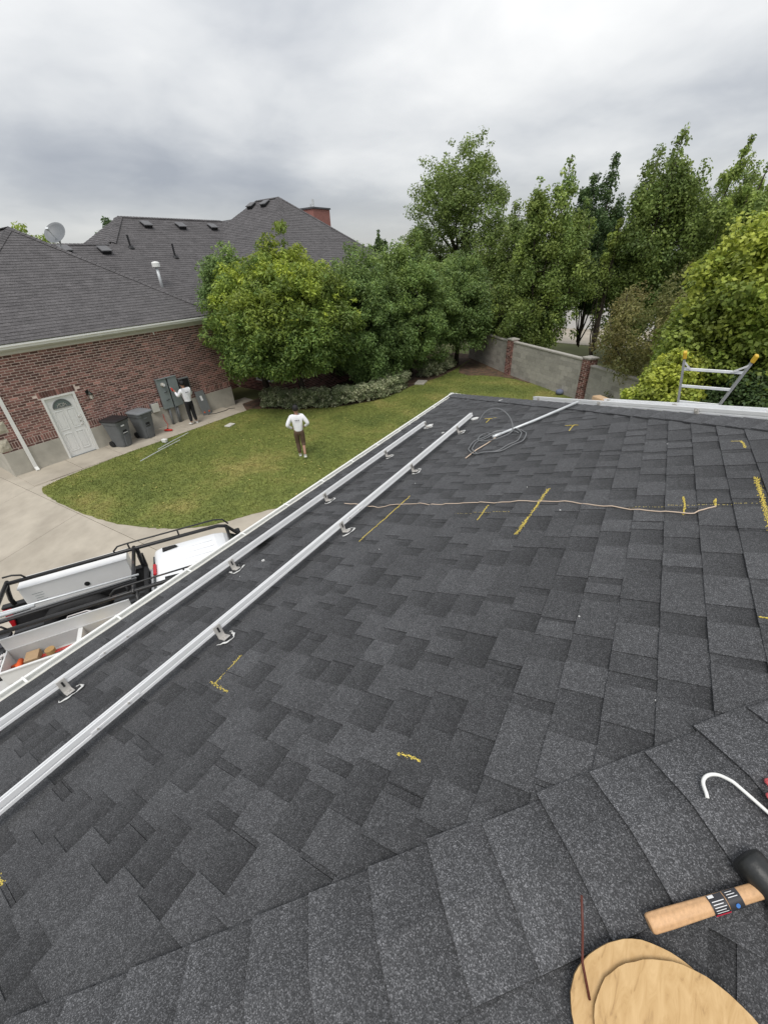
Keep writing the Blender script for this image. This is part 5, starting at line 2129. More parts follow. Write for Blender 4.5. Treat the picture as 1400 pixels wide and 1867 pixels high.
def limb(mb, a, b_, r0, r1, bend=0.15, n=6):
    a, b_ = Vector(a), Vector(b_)
    L_ = (b_ - a).length
    off = Vector((random.uniform(-1, 1), random.uniform(-1, 1), random.uniform(0.1, 0.6))) * L_ * bend
    P = []
    for i in range(n):
        t = i / (n - 1)
        P.append(a.lerp(b_, t) + off * (4 * t * (1 - t)) * 0.5)
    mb.tube(P, [r0 + (r1 - r0) * i / (n - 1) for i in range(n)], 6)


def round_tree(label, base, c, rad, n_cl, n_leaf, L, W, m, rc=0.42, yel=(0.0, 0.0), lobes=5, low=-1.0, inner=0.35, trunk=0.13, name='broadleaf_tree', flatten=0.0, group=None):
    t = thing(name, label, 'tree', (base[0], base[1], 0), group=group)
    c = np.array(c)
    rad = np.array(rad)
    ld = rng.normal(size=(lobes, 3))
    ld /= np.linalg.norm(ld, axis=1, keepdims=True)
    la = rng.uniform(0.10, 0.26, lobes)
    cl = []
    # several upright sub-crowns share the space, so the outline is lumpy
    subs = []
    ns = max(4, lobes - 2)
    for i in range(ns):
        a = 2 * PI * (i + rng.uniform(-0.25, 0.25)) / ns
        o = rng.uniform(0.38, 0.62) if i else 0.0
        sr = np.array([rng.uniform(0.44, 0.58), rng.uniform(0.44, 0.58), rng.uniform(0.62, 0.92) if i else 0.98])
        sz = -rng.uniform(0.02, 0.5) * (1 - sr[2]) * 2
        subs.append((c + rad * np.array([o * math.cos(a), o * math.sin(a), sz]), rad * sr, rng.uniform(0.82, 1.18), rng.uniform(-0.12, 0.18)))
    while len(cl) < n_cl:
        d = rng.normal(size=3)
        d /= np.linalg.norm(d)
        if d[2] < low:
            continue
        sc0, sr, st_, sy = subs[int(rng.integers(0, ns))]
        k = 1.0
        f = (0.84 + 0.20 * rng.random()) if rng.random() > inner * 0.6 else rng.uniform(0.35, 0.8)
        p = sc0 + d * sr * k * f
        deep = min(float((((p - q[0]) / q[1]) ** 2).sum()) for q in subs)
        if deep < 0.45 and rng.random() > 0.25:
            continue
        if p[2] < 0.5:
            continue
        hgt = (p[2] - (c[2] - rad[2])) / (2 * rad[2])
        r = rc * rng.uniform(0.65, 1.25)
        y = np.clip(yel[0] + sy * 0.5 + yel[1] * max(0, hgt - 0.35) * 1.6 * rng.uniform(0.2, 1.3), 0, 1)
        cl.append((p[0], p[1], p[2], r, 0.5 * st_ * rng.uniform(0.75, 1.2), y))
    # shoots and sub-crowns that break the outline
    for _ in range(lobes * 2):
        d = rng.normal(size=3)
        d /= np.linalg.norm(d)
        d[2] = abs(d[2]) * 0.9 + 0.1
        s0_, s1_, _t, _y = subs[int(rng.integers(0, ns))]
        cc = s0_ + d * s1_ * rng.uniform(0.80, 0.98)
        rs = rng.uniform(0.16, 0.30) * float(rad.min())
        ton = rng.uniform(0.8, 1.2)
        for _k in range(max(6, int(n_cl * 0.02))):
            q = cc + rng.normal(size=3) * rs * np.array([0.6, 0.6, 0.85])
            if q[2] > 0.5:
                cl.append((q[0], q[1], q[2], rc * rng.uniform(0.45, 0.8), 0.5 * ton * rng.uniform(0.85, 1.15), np.clip(yel[0] + yel[1] * rng.uniform(0.1, 1.0) * max(0, d[2]), 0, 1)))
    # sprigs that break the outline
    for _ in range(int(n_cl * 0.35)):
        d = rng.normal(size=3)
        d /= np.linalg.norm(d)
        d[2] = abs(d[2]) if rng.random() < 0.75 else d[2]
        if d[2] < low:
            continue
        s0_, s1_, _t, _y = subs[int(rng.integers(0, ns))]
        p = s0_ + d * s1_ * rng.uniform(0.98, 1.10)
        if p[2] < 0.6:
            continue
        cl.append((p[0], p[1], p[2], rc * rng.uniform(0.22, 0.42), 0.5 * rng.uniform(0.8, 1.2), np.clip(yel[0] + yel[1] * rng.uniform(0, 1), 0, 1)))
    foliage('crown', t, cl, n_leaf, L, W, m)
    mb = MB()
    top = Vector((c[0], c[1], c[2] + rad[2] * 0.2))
    b0 = Vector((base[0], base[1], -0.1))
    fork = Vector((base[0] * 0.7 + c[0] * 0.3, base[1] * 0.7 + c[1] * 0.3, max(0.7, (c[2] - rad[2]) * 0.9 + 0.3)))
    mb.tube([b0, b0.lerp(fork, 0.5), fork], [trunk * 1.25, trunk, trunk * 0.9], 10)
    limb(mb, fork, top, trunk * 0.8, trunk * 0.25)
    for i in range(12):
        q = cl[int(rng.integers(0, n_cl))]
        limb(mb, fork.lerp(top, random.uniform(0, 0.6)), q[:3], trunk * 0.45, 0.012)
    mb.build('trunk', 'bark', t, smooth=True)
    return t


def spire_tree(label, base, ztop, hw, n_stem, m, n_leaf=70, L=0.14, W=0.085, zlow=0.8, lean=(0, 0), yel=(0.1, 0.3), tone=0.5, open_=1.0, name='columnar_tree', spread=1.0, trunk=0.12, group=None, tip=0.5, dens=1.0):
    t = thing(name, label, 'tree', (base[0], base[1], 0), group=group)
    mb = MB()
    cl = []
    for i in range(n_stem):
        a = 2 * PI * i / n_stem + random.uniform(-0.4, 0.4)
        f = random.uniform(0.35, 1.0) if i else 0.05
        zt = ztop * (1.0 - 0.34 * f * random.uniform(0.3, 1.2)) if i else ztop
        r_out = hw * f * 0.78 * spread
        P = []
        kk = 9
        z0 = random.uniform(0.2, 0.9)
        for k in range(kk):
            s = k / (kk - 1)
            rr = r_out * (1 - (1 - s) ** 1.8)
            P.append(Vector((base[0] + rr * math.cos(a) + lean[0] * s + random.uniform(-.06, .06), base[1] + rr * math.sin(a) + lean[1] * s + random.uniform(-.06, .06), z0 + (zt - z0) * s)))
        mb.tube(P, [trunk * (1 - 0.92 * k / (kk - 1)) * (1 if i == 0 else 0.36) for k in range(kk)], 6)
        nc = int((zt - zlow) * 5.2 * dens)
        for _ in range(nc):
            s = random.random() ** 0.85
            s = 0.10 + 0.90 * s
            q = P[0]
            fidx = s * (kk - 1)
            k = min(int(fidx), kk - 2)
            q = P[k].lerp(P[k + 1], fidx - k)
            if q.z < zlow:
                continue
            wr = hw * 0.50 * ((1 - s) ** 0.6 * min(1, s * 3.0) + 0.03) * open_
            off = Vector((random.gauss(0, 1), random.gauss(0, 1), random.gauss(0, 0.6))) * wr * 0.62
            pp = q + off
            r = hw * random.uniform(0.12, 0.23) * (tip if s > 0.90 else 1)
            cl.append((pp.x, pp.y, pp.z, max(0.14, r), tone * random.uniform(0.72, 1.25), min(1, max(0, yel[0] + yel[1] * random.uniform(-0.3, 1)))))
            if random.random() < 0.5:
                limb(mb, q, pp, 0.02, 0.008, n=3)
    foliage('crown', t, cl, n_leaf, L, W, m, up=0.3, droop=0.5, flat=1.1)
    mb.build('trunk', 'bark', t, smooth=True)
    return t


GR = 'dense round trees along the hedge'
round_tree('lime topped round tree nearest the brick wall, its tips yellow green', (-13.2, 14.4), (-13.35, 14.05, 3.65), (3.25, 2.6, 2.7), 820, 92, 0.155, 0.058, 'leaf_pear', rc=0.40, yel=(0.06, 0.85), low=-0.80, group=GR, lobes=11)
round_tree('darker narrow round tree tucked behind the lime topped one by the eave', (-15.4, 14.3), (-16.0, 13.6, 4.6), (1.2, 1.1, 1.85), 150, 80, 0.125, 0.055, 'leaf_dense', yel=(0.0, 0.2), group=GR, rc=0.36)
round_tree('dark green round tree second from the brick wall, before the wing roof', (-12.0, 17.3), (-11.7, 17.3, 3.4), (2.3, 2.1, 2.95), 400, 100, 0.125, 0.052, 'leaf_dense', yel=(0.0, 0.25), low=-0.98, group=GR, lobes=9)
round_tree('dense green round tree just left of the tall open tree', (-10.8, 20.4), (-10.6, 20.3, 3.5), (2.5, 2.3, 3.1), 460, 100, 0.13, 0.055, 'leaf_dense', yel=(0.02, 0.38), low=-0.98, group=GR, lobes=9)
round_tree('dense green round tree above the farther hedge, last before the block wall', (-9.6, 24.0), (-9.35, 23.8, 3.4), (2.0, 1.9, 2.6), 330, 85, 0.14, 0.06, 'leaf_dense', yel=(0.0, 0.22), low=-0.85, group=GR, lobes=8)
GT = 'tall trees behind the block wall'
round_tree('tall open crowned tree standing above the round trees against the sky', (-13.0, 31.6), (-12.7, 31.4, 7.7), (3.5, 3.0, 3.9), 340, 62, 0.17, 0.085, 'leaf_tall', rc=0.56, yel=(0.12, 0.25), lobes=12, inner=0.5, trunk=0.22, group=GT)
spire_tree('broad shaded tree overhanging the farther brick pillar', (-8.2, 28.6), 7.9, 2.7, 10, 'leaf_tall', zlow=1.0, n_leaf=95, yel=(0.1, 0.3), tone=0.47, spread=1.1, group=GT)
spire_tree('tall two pointed tree with dark trunks right behind the block wall', (-5.3, 25.3), 9.15, 2.3, 11, 'leaf_tall', n_leaf=110, zlow=1.1, yel=(0.1, 0.4), tone=0.55, group=GT, lean=(0.2, 0), open_=1.0)
spire_tree('low leafy shrub tree leaning over the block wall coping', (-6.7, 24.8), 4.8, 2.3, 9, 'leaf_tall', n_leaf=95, zlow=0.8, yel=(0.05, 0.4), tone=0.48, spread=1.3, name='shrub_tree', group=GT)
spire_tree('dark green tall tree between the two pointed and the highest one', (-3.8, 29.8), 9.6, 2.1, 11, 'leaf_dark', n_leaf=110, zlow=2.6, yel=(0.0, 0.2), tone=0.5, open_=0.95, group=GT)
spire_tree('highest pointed tree, its tip above all the others', (-1.4, 27.0), 9.75, 2.5, 14, 'leaf_tall', n_leaf=110, zlow=1.2, yel=(0.08, 0.32), tone=0.50, lean=(0.5, 0), open_=0.9, group=GT)
spire_tree('wind bent pale tall tree leaning away beside the highest one', (0.2, 29.8), 9.5, 2.1, 11, 'leaf_tall', n_leaf=110, zlow=2.0, yel=(0.2, 0.35), tone=0.58, lean=(1.5, 0.2), open_=0.85, group=GT)
spire_tree('tall pale tree cut off by the right picture edge', (1.9, 26.0), 8.8, 1.9, 10, 'leaf_tall', n_leaf=110, zlow=2.0, yel=(0.2, 0.35), tone=0.58, lean=(0.5, 0), open_=0.85, group=GT)
spire_tree('small bright leafed tree in the gap before the pale house', (-2.6, 26.6), 6.6, 1.2, 6, 'leaf_tall', n_leaf=90, zlow=4.2, yel=(0.35, 0.4), tone=0.58, name='young_tree', group=GT)
spire_tree('brownish green fine leafed tree over the lower block wall', (0.35, 18.5), 4.9, 2.0, 10, 'leaf_brown', n_leaf=120, L=0.10, W=0.05, zlow=0.9, yel=(0.2, 0.6), tone=0.55, spread=1.25, open_=1.2, name='small_tree', trunk=0.07)
round_tree('big yellow green maple filling the right edge of the picture', (2.8, 14.4), (2.85, 14.3, 3.7), (2.7, 2.3, 2.85), 720, 120, 0.105, 0.088, 'leaf_maple', rc=0.42, yel=(0.10, 0.70), lobes=12, low=-0.95, name='maple_tree', trunk=0.16)
round_tree('pale yellow tipped maple bush growing low behind the ladder', (0.75, 12.3), (0.75, 12.2, 2.15), (0.85, 0.8, 1.35), 170, 80, 0.085, 0.07, 'leaf_maple', rc=0.28, yel=(0.3, 0.8), name='maple_bush', trunk=0.05, lobes=8)
round_tree('dark green shrub right of the ladder under the maple', (2.4, 12.2), (2.4, 12.1, 1.75), (1.2, 1.0, 1.35), 180, 90, 0.085, 0.05, 'leaf_dark', rc=0.34, yel=(0.0, 0.2), name='dark_shrub', trunk=0.05)
GF = 'trees on the far skyline'
round_tree('sunlit tree top peeking over the near hip roof', (-45.9, 19.9), (-46.3, 19.8, 6.6), (3.4, 2.2, 2.6), 110, 46, 0.28, 0.14, 'leaf_maple', rc=0.6, yel=(0.1, 0.4), trunk=0.2, group=GF)
round_tree('dark tree top behind the ridge of the connecting roof', (-47.5, 27.7), (-47.5, 27.7, 7.0), (1.6, 1.6, 3.0), 80, 46, 0.28, 0.14, 'leaf_dark', rc=0.6, trunk=0.2, group=GF)
spire_tree('far dark conifer like tree past the chimney', (-31.3, 51.2), 8.6, 1.9, 5, 'leaf_dark', L=0.26, W=0.13, zlow=2, group=GF)
spire_tree('far tree beside the tall open crowned one', (-26.0, 52.5), 8.4, 2.0, 5, 'leaf_dark', L=0.26, W=0.13, zlow=2, group=GF)


def hedge(label, pts, w, hgt, n):
    t = thing('hedge', label, 'hedge', (pts[0][0], pts[0][1], 0), group='low variegated hedges edging the lawn')
    cl = []
    P = spline(pts, 6)
    seg = [math.hypot(P[i + 1][0] - P[i][0], P[i + 1][1] - P[i][1]) for i in range(len(P) - 1)]
    tot = sum(seg)
    for _ in range(n):
        s = random.random() * tot
        i = 0
        while s > seg[i] and i < len(seg) - 1:
            s -= seg[i]
            i += 1
        f = s / seg[i]
        x, y = P[i][0] + (P[i + 1][0] - P[i][0]) * f, P[i][1] + (P[i + 1][1] - P[i][1]) * f
        dx, dy = (P[i + 1][1] - P[i][1]) / seg[i], -(P[i + 1][0] - P[i][0]) / seg[i]
        o_ = random.uniform(-0.5, 0.5) * w
        z = hgt * (random.uniform(0.15, 0.95))
        cl.append((x - dx * (o_ + w / 2), y - dy * (o_ + w / 2), z, random.uniform(0.09, 0.17), 0.5 * random.uniform(0.7, 1.2), random.random() ** 1.6 * 0.85))
    foliage('foliage', t, cl, 24, 0.085, 0.045, 'leaf_hedge', up=0.5)
    mb = MB()
    for i in range(0, len(P) - 1, 2):
        mb = MB()
        mb.tube([(P[i][0] - 0.2, P[i][1] + 0.2, 0), (P[i][0] - 0.2 + random.uniform(-.1, .1), P[i][1] + 0.2, hgt * 0.7)], 0.012, 5)
        mb.build('stem', 'bark', t)


hedge('long low variegated hedge curving behind the man', [(-14.35, 12.70), (-12.8, 13.12), (-11.15, 14.25), (-9.95, 16.0), (-9.75, 18.4)], 0.75, 0.80, 1500)
hedge('short low variegated hedge nearer the block wall', [(-9.65, 20.2), (-9.3, 21.4), (-9.2, 23.0)], 0.8, 0.80, 520)
mb = MB()
mb.box((-9.6, 19.3, 0.04), (0.5, 0.75, 0.08), Matrix.Rotation(0.2, 3, 'Z'))
tag(mb.build('edging_stone', 'foundation', None, org=(-9.6, 19.3, 0), bevel=0.02), 'pale edging stone in the gap between the two hedges', 'stone')

# ------------------------------------------------------------------ pickup truck in the driveway
YW = math.radians(31.5)
TFv, TRv = Vector((math.sin(YW), math.cos(YW), 0)), Vector((math.cos(YW), -math.sin(YW), 0))
tloc = Vector((-6.0, 1.6, -0.40)) - TRv * 0.80
tr = thing('pickup_truck', 'white pickup truck with black pipe rack parked in the driveway below the eave', 'truck', tloc, -YW)


def tb(name, m, bev=0.0, par=tr, smooth=False, seg=2):
    def fin(mb):
        return mb.build(name, m, par, local=True, bevel=bev, smooth=smooth, seg=seg)
    return fin


def loft(secs, n=None):
    """Rings of points joined in order, both ends capped."""
    mb = MB()
    n = len(secs[0])
    v_ = [p for s in secs for p in s]
    f_ = []
    for i in range(len(secs) - 1):
        for k in range(n):
            l = (k + 1) % n
            f_.append((i * n + k, i * n + l, (i + 1) * n + l, (i + 1) * n + k))
    f_ += [tuple(range(n - 1, -1, -1)), tuple((len(secs) - 1) * n + k for k in range(n))]
    mb.add(v_, f_)
    return mb


def ring_at(y, hw, z0, z1, hw_top=None):
    ht = hw_top if hw_top is not None else hw
    return [(-hw, y, z0), (hw, y, z0), (hw, y, (z0 + z1) * 0.5), (ht, y, z1 - 0.04), (ht - 0.06, y, z1), (-ht + 0.06, y, z1), (-ht, y, z1 - 0.04), (-hw, y, (z0 + z1) * 0.5)]


# lower body: bonnet and doors
m_ = loft([ring_at(0.42, 0.92, 0.42, 1.06), ring_at(2.1, 0.93, 0.42, 1.08), ring_at(2.4, 0.93, 0.45, 1.06, 0.86), ring_at(3.3, 0.90, 0.48, 0.98, 0.80), ring_at(3.5, 0.82, 0.55, 0.86, 0.72)])
body = tb('body', 'truck_white', 0.03)(m_)
# cab
rf = 1.62
cabp = [(0.46, 1.06), (0.55, 1.30), (0.66, rf - 0.05), (0.78, rf), (1.70, rf - 0.01), (1.86, rf - 0.06), (2.42, 1.06)]
mb = MB()
v_ = []
for (y, z) in cabp:
    hw = 0.90 if z < 1.1 else (0.90 - (z - 1.06) / (rf - 1.06) * 0.30)
    v_ += [(-hw, y, z), (hw, y, z)]
nn_ = len(cabp)
f_ = [(2 * i, 2 * i + 1, 2 * i + 3, 2 * i + 2) for i in range(nn_ - 1)]
f_ += [tuple(2 * i for i in range(nn_)), tuple(2 * i + 1 for i in range(nn_ - 1, -1, -1)), (1, 0, 2 * nn_ - 2, 2 * nn_ - 1)]
mb.add(v_, [q[::-1] for q in f_])
cab_ = tb('cab', 'truck_white', 0.05, seg=3)(mb)
for k in range(5):
    mb = MB()
    x = -0.36 + 0.18 * k
    mb.box((x, 1.22, rf - 0.001), (0.035, 0.85, 0.010))
    tb('roof_rib', 'truck_white', 0.004, cab_)(mb)
mb = MB()
mb.hull8([(-0.80, 2.385, 1.10), (0.80, 2.385, 1.10), (0.80, 2.405, 1.11), (-0.80, 2.405, 1.11)], [(-0.57, 1.93, 1.535), (0.57, 1.93, 1.535), (0.57, 1.95, 1.545), (-0.57, 1.95, 1.545)])
tb('windscreen', 'glass_dark', 0, cab_)(mb)
mb = MB()
mb.hull8([(-0.66, 0.49, 1.15), (0.66, 0.49, 1.15), (0.66, 0.55, 1.15), (-0.66, 0.55, 1.15)], [(-0.54, 0.605, 1.50), (0.54, 0.605, 1.50), (0.54, 0.65, 1.50), (-0.54, 0.65, 1.50)])
tb('rear_window', 'glass_dark', 0, cab_)(mb)
mb = MB()
mb.box((0.0, 0.64, rf - 0.045), (0.30, 0.05, 0.035))
tb('brake_light', 'tail_red', 0.005, cab_)(mb)
for s_ in (-1, 1):
    mb = MB()
    mb.hull8([(s_ * 0.875, 0.75, 1.14), (s_ * 0.875, 2.2, 1.14), (s_ * 0.885, 2.2, 1.14), (s_ * 0.885, 0.75, 1.14)], [(s_ * 0.665, 0.85, 1.50), (s_ * 0.665, 1.82, 1.50), (s_ * 0.69, 1.82, 1.50), (s_ * 0.69, 0.85, 1.50)])
    tb('side_window', 'glass_dark', 0, cab_)(mb)
    mb = MB()
    mb.prism([(s_ * 0.40, 0.80, rf + 0.006), (s_ * 0.52, 0.80, rf + 0.006), (s_ * 0.50, 1.02, rf + 0.012), (s_ * 0.44, 1.05, rf + 0.012)], (0, 0, 0.02))
    tb('roof_mount', 'rubber', 0, cab_)(mb)
    mb = MB()
    mb.box((s_ * 1.04, 2.15, 1.18), (0.18, 0.10, 0.16))
    tb('mirror', 'rubber', 0.02)(mb)
# bed: floor, sides, wheel arches, tailgate down
mb = MB()
mb.box((0, -0.72, 0.66), (1.7, 2.25, 0.06))
bed = tb('bed_floor', 'bed_liner')(mb)
for k in range(9):
    mb = MB()
    mb.box((-0.72 + 0.18 * k, -0.72, 0.70), (0.075, 2.22, 0.022))
    tb('bed_rib', 'bed_rib', 0.004, bed)(mb)
for s_ in (-1, 1):
    mb = MB()
    mb.box((s_ * 0.90, -0.72, 0.80), (0.07, 2.26, 0.68))
    tb('bed_side', 'truck_white', 0.015)(mb)
    mb = MB()
    mb.box((s_ * 0.855, -0.72, 0.90), (0.025, 2.22, 0.46))
    tb('bed_lining', 'bed_liner')(mb)
    mb = MB()
    mb.box((s_ * 0.885, -0.72, 1.155), (0.12, 2.26, 0.035))
    tb('bed_rail', 'truck_black', 0.01)(mb)
    mb = MB()
    mb.tube([(s_ * 0.70, -0.85 + 0.42 * math.cos(a * PI / 8), 0.66 + 0.27 * math.sin(a * PI / 8)) for a in range(9)], 0.14, 8)
    tb('wheel_arch', 'bed_liner', 0, smooth=True)(mb)
    mb = MB()
    mb.hull8([(s_ * 0.80, -1.86, 0.76), (s_ * 0.935, -1.86, 0.76), (s_ * 0.935, -1.80, 0.76), (s_ * 0.80, -1.80, 0.76)], [(s_ * 0.82, -1.86, 1.12), (s_ * 0.935, -1.86, 1.12), (s_ * 0.935, -1.72, 1.12), (s_ * 0.82, -1.72, 1.12)])
    tl = tb('tail_light', 'tail_red', 0.012)(mb)
    mb = MB()
    mb.box((s_ * 0.885, -1.868, 0.86), (0.08, 0.02, 0.10))
    tb('reverse_lens', 'tail_white', 0.004, tl)(mb)
    for y in (-0.9, 2.55):
        mb = MB()
        mb.lathe([(0.20, -0.11), (0.36, -0.12), (0.375, -0.06), (0.375, 0.06), (0.36, 0.12), (0.20, 0.11)], 24, (s_ * 0.80, y, 0.375), Matrix.Rotation(PI / 2, 3, 'Y'))
        w_ = tb('wheel', 'rubber', 0, smooth=True)(mb)
        mb = MB()
        mb.lathe([(0.05, -0.10), (0.20, -0.115), (0.205, 0.115), (0.05, 0.10)], 16, (s_ * 0.805, y, 0.375), Matrix.Rotation(PI / 2, 3, 'Y'))
        tb('rim', 'aluminium_side', 0, w_)(mb)
mb = MB()
mb.box((0, 0.38, 0.92), (1.72, 0.06, 0.50))
tb('bed_front', 'bed_liner')(mb)
mb = MB()
mb.box((0, -2.12, 0.70), (1.5, 0.50, 0.05))
tg = tb('tailgate', 'truck_black', 0.01)(mb)
for k in range(7):
    mb = MB()
    mb.box((-0.60 + 0.20 * k, -2.12, 0.735), (0.09, 0.48, 0.022))
    tb('tailgate_rib', 'bed_rib', 0.004, tg)(mb)
mb = MB()
mb.box((0, -1.98, 0.50), (1.75, 0.18, 0.18))
tb('bumper', 'steel', 0.03)(mb)
# pipe rack
rz, rw = 1.72, 0.64


def rpipe(pts, r=0.028):
    mb = MB()
    mb.tube(pts, r, 8)
    return tb('rack_pipe', 'rack_black', 0, smooth=True)(mb)


for s_ in (-1, 1):
    rpipe([(s_ * rw, -1.52, rz), (s_ * rw, 0.5, rz), (s_ * rw, 1.80, rz - 0.01), (s_ * rw, 1.95, rz - 0.06), (s_ * (rw + 0.02), 2.12, rz - 0.30), (s_ * (rw + 0.1), 2.3, rz - 0.62)], 0.034)
    for ya, yb_ in ((-1.50, -1.22), (0.08, 1.92)):
        if ya > 0:
            rpipe([(s_ * rw, ya - 0.02, rz), (s_ * rw, ya - 0.02, rz + 0.06), (s_ * rw, ya + 0.06, rz + 0.13), (s_ * rw, ya + 0.2, rz + 0.14), (s_ * rw, yb_ - 0.15, rz + 0.14), (s_ * rw, yb_, rz + 0.10), (s_ * rw, yb_ + 0.08, rz - 0.02)], 0.015)
            for y in (0.30, 1.12):
                rpipe([(s_ * rw, y, rz), (s_ * rw, y, rz + 0.14)], 0.014)
        else:
            rpipe([(s_ * rw, -1.5, rz + 0.13), (s_ * rw, -1.38, rz + 0.13), (s_ * rw, -1.27, rz + 0.09), (s_ * rw, -1.22, rz)], 0.015)
    for y, y2 in ((0.40, 0.36), (-1.50, -1.66)):
        rpipe([(s_ * rw, y, rz), (s_ * (rw + 0.10), (y + y2) / 2, rz - 0.18), (s_ * (rw + 0.20), y2, 1.30), (s_ * (rw + 0.22), y2, 1.16)], 0.036)
    mb = MB()
    mb.box((s_ * (rw + 0.215), 0.37, 1.30), (0.07, 0.10, 0.30))
    tb('rack_foot', 'truck_black', 0.008)(mb)
for y in (0.36, -1.50):
    rpipe([(-rw - 0.05, y, rz + 0.005), (rw + 0.05, y, rz + 0.005)], 0.032)
rpipe([(-rw, 1.95, rz - 0.055), (rw, 1.95, rz - 0.055)], 0.03)

# tool boxes along both bed sides
tw = tr.matrix_world
TM = Matrix.Translation(tloc) @ Matrix.Rotation(-YW, 4, 'Z')


def truck_pt(x, y, z):
    return TM @ Vector((x, y, z))


b1 = thing('tool_box', 'closed white tool box on the truck side away from the eave', 'tool box', truck_pt(-0.86, -0.65, 1.175), -YW, group='white tool boxes on the truck bed')


def bb_(name, m, c, s_, par, bev=0.0, R_=None):
    mb = MB()
    mb.box(c, s_, R_)
    return mb.build(name, m, par, local=True, bevel=bev)


bx0 = bb_('box_body', 'box_white', (-0.04, 0, 0.09), (0.34, 1.62, 0.44), b1, 0.008)
bb_('box_lid', 'box_white', (-0.045, 0, 0.325), (0.365, 1.64, 0.03), b1, 0.008)
mb = MB()
mb.lathe([(0.042, 0), (0.042, 0.012), (0.02, 0.016)], 14, (0.13, 0.10, 0.06), Matrix.Rotation(PI / 2, 3, 'Y'))
mb.build('latch', 'truck_black', b1, local=True)
for k in range(5):
    bb_('printed_line', 'panel_grey', (0.1315, -0.60 + 0.015 * (k % 2), 0.16 - 0.05 * k), (0.002, 0.16 - 0.03 * (k % 3), 0.008), bx0)
b2 = thing('tool_box', 'open white tool box full of tools on the truck side under the eave', 'tool box', truck_pt(0.74, -0.62, 1.175), -YW, group='white tool boxes on the truck bed')
W2, L2, Z0 = 0.44, 1.66, -0.12
bb_('box_floor', 'box_inside', (0, 0, Z0), (W2, L2, 0.02), b2)
bb_('box_wall', 'box_white', (W2 / 2, 0, 0.0), (0.02, L2, 0.24), b2)
bb_('box_wall', 'box_inside', (-W2 / 2, 0, 0.0), (0.02, L2, 0.24), b2)
bb_('box_wall', 'box_white', (0, -L2 / 2, 0.0), (W2 + 0.02, 0.02, 0.24), b2)
bb_('box_wall', 'box_white', (0, L2 / 2, 0.0), (W2 + 0.02, 0.02, 0.24), b2)
bb_('box_divider', 'box_white', (0, 0.10, 0.01), (W2 - 0.02, 0.06, 0.20), b2)
bb_('box_rim', 'box_white', (W2 / 2 + 0.012, 0, 0.115), (0.03, L2 + 0.03, 0.02), b2)
bb_('box_lid', 'box_white', (-W2 / 2 - 0.02, 0, 0.22), (0.03, L2 + 0.02, 0.22), b2, 0.006)
TBX = TM @ Matrix.Translation((0.74, -0.62, 1.175))


def in_box(x, y, z):
    return TBX @ Vector((x, y, z))


def tool(name, label, cat, fn, loc, m, smooth=False, bev=0):
    mb = MB()
    fn(mb)
    o = mb.build(name, m, None, local=True, smooth=smooth, bevel=bev)
    o.location = in_box(*loc)
    o.rotation_euler = (0, 0, -YW)
    tag(o, label, cat)
    return o


for k, x in enumerate((-0.055, -0.02)):
    tool('fibreglass_rod', ('thin red rod lying in the open tool box, nearer its lid', 'thin red rod lying in the open tool box, nearer the eave')[k], 'rod', lambda mb: mb.tube([(0, -0.55, 0), (0.0, 0.55, 0.02)], 0.010, 6), (x - 0.03, 0.1, -0.06), 'red_tool')
tool('power_drill', 'orange and black power drill at the rear of the open tool box', 'drill', lambda mb: (mb.tube([(-0.1, 0, 0.06), (0.02, 0, 0.06), (0.1, 0, 0.06), (0.14, 0, 0.06)], [0.035, 0.045, 0.03, 0.015], 10), mb.bar((-0.04, 0, 0.05), (-0.05, -0.12, 0.02), 0.04, 0.04)), (0.0, -0.70, -0.09), 'orange_tool', True)
tool('tool_pouch', 'black tool pouch beside the orange drill', 'pouch', lambda mb: mb.box((0, 0, 0.05), (0.16, 0.13, 0.10), taper=0.8), (0.11, -0.62, -0.11), 'truck_black', bev=0.02)
tool('parts_carton', 'brown cardboard carton in the open tool box', 'carton', lambda mb: mb.box((0, 0, 0.06), (0.20, 0.17, 0.12)), (-0.08, -0.55, -0.11), 'cardboard', bev=0.004)
tool('tape_roll', 'tan roll of tape standing in the open tool box', 'tape', lambda mb: mb.lathe([(0.03, 0), (0.065, 0), (0.065, 0.07), (0.03, 0.07)], 16), (-0.08, -0.33, -0.06), 'tan_tool')
tool('spray_can', 'pale grey can lying in the open tool box', 'can', lambda mb: mb.tube([(0, -0.1, 0.035), (0, 0.06, 0.035), (0, 0.08, 0.035), (0, 0.10, 0.035)], [0.035, 0.035, 0.02, 0.012], 12), (0.05, -0.36, -0.11), 'tail_white', True)
tool('yellow_case', 'yellow tool case in the front part of the open tool box', 'case', lambda mb: mb.box((0, 0, 0.07), (0.22, 0.24, 0.14)), (-0.02, 0.36, -0.11), 'yellow_tool', bev=0.012)
# pipes resting on the rack near the open box
for k, (x0, x1, ya, yb_, m_, r) in enumerate(((0.22, 0.30, -2.3, 0.45, 'galvanised', 0.016), (0.34, 0.30, -2.6, -0.95, 'galvanised', 0.030), (0.50, 0.46, -2.4, 0.42, 'truck_black', 0.022), (0.44, 0.38, -2.4, 0.42, 'cable_grey', 0.014))):
    mb = MB()
    mb.tube([(x0, ya, 1.775), ((x0 + x1) / 2, (ya + yb_) / 2, 1.785), (x1, yb_, 1.775)], r, 8)
    o = mb.build('rack_load_pipe', m_, None, local=True, smooth=True)
    o.location = tloc
    o.rotation_euler = (0, 0, -YW)
    tag(o, ('thin grey pipe on the truck rack farthest from the eave', 'short thick grey pipe on the rear of the truck rack', 'black pipe on the truck rack beside the open box lid', 'thin dark grey pipe next to the black one on the truck rack')[k], 'pipe', 'pipes carried on the truck rack')
mb = MB()
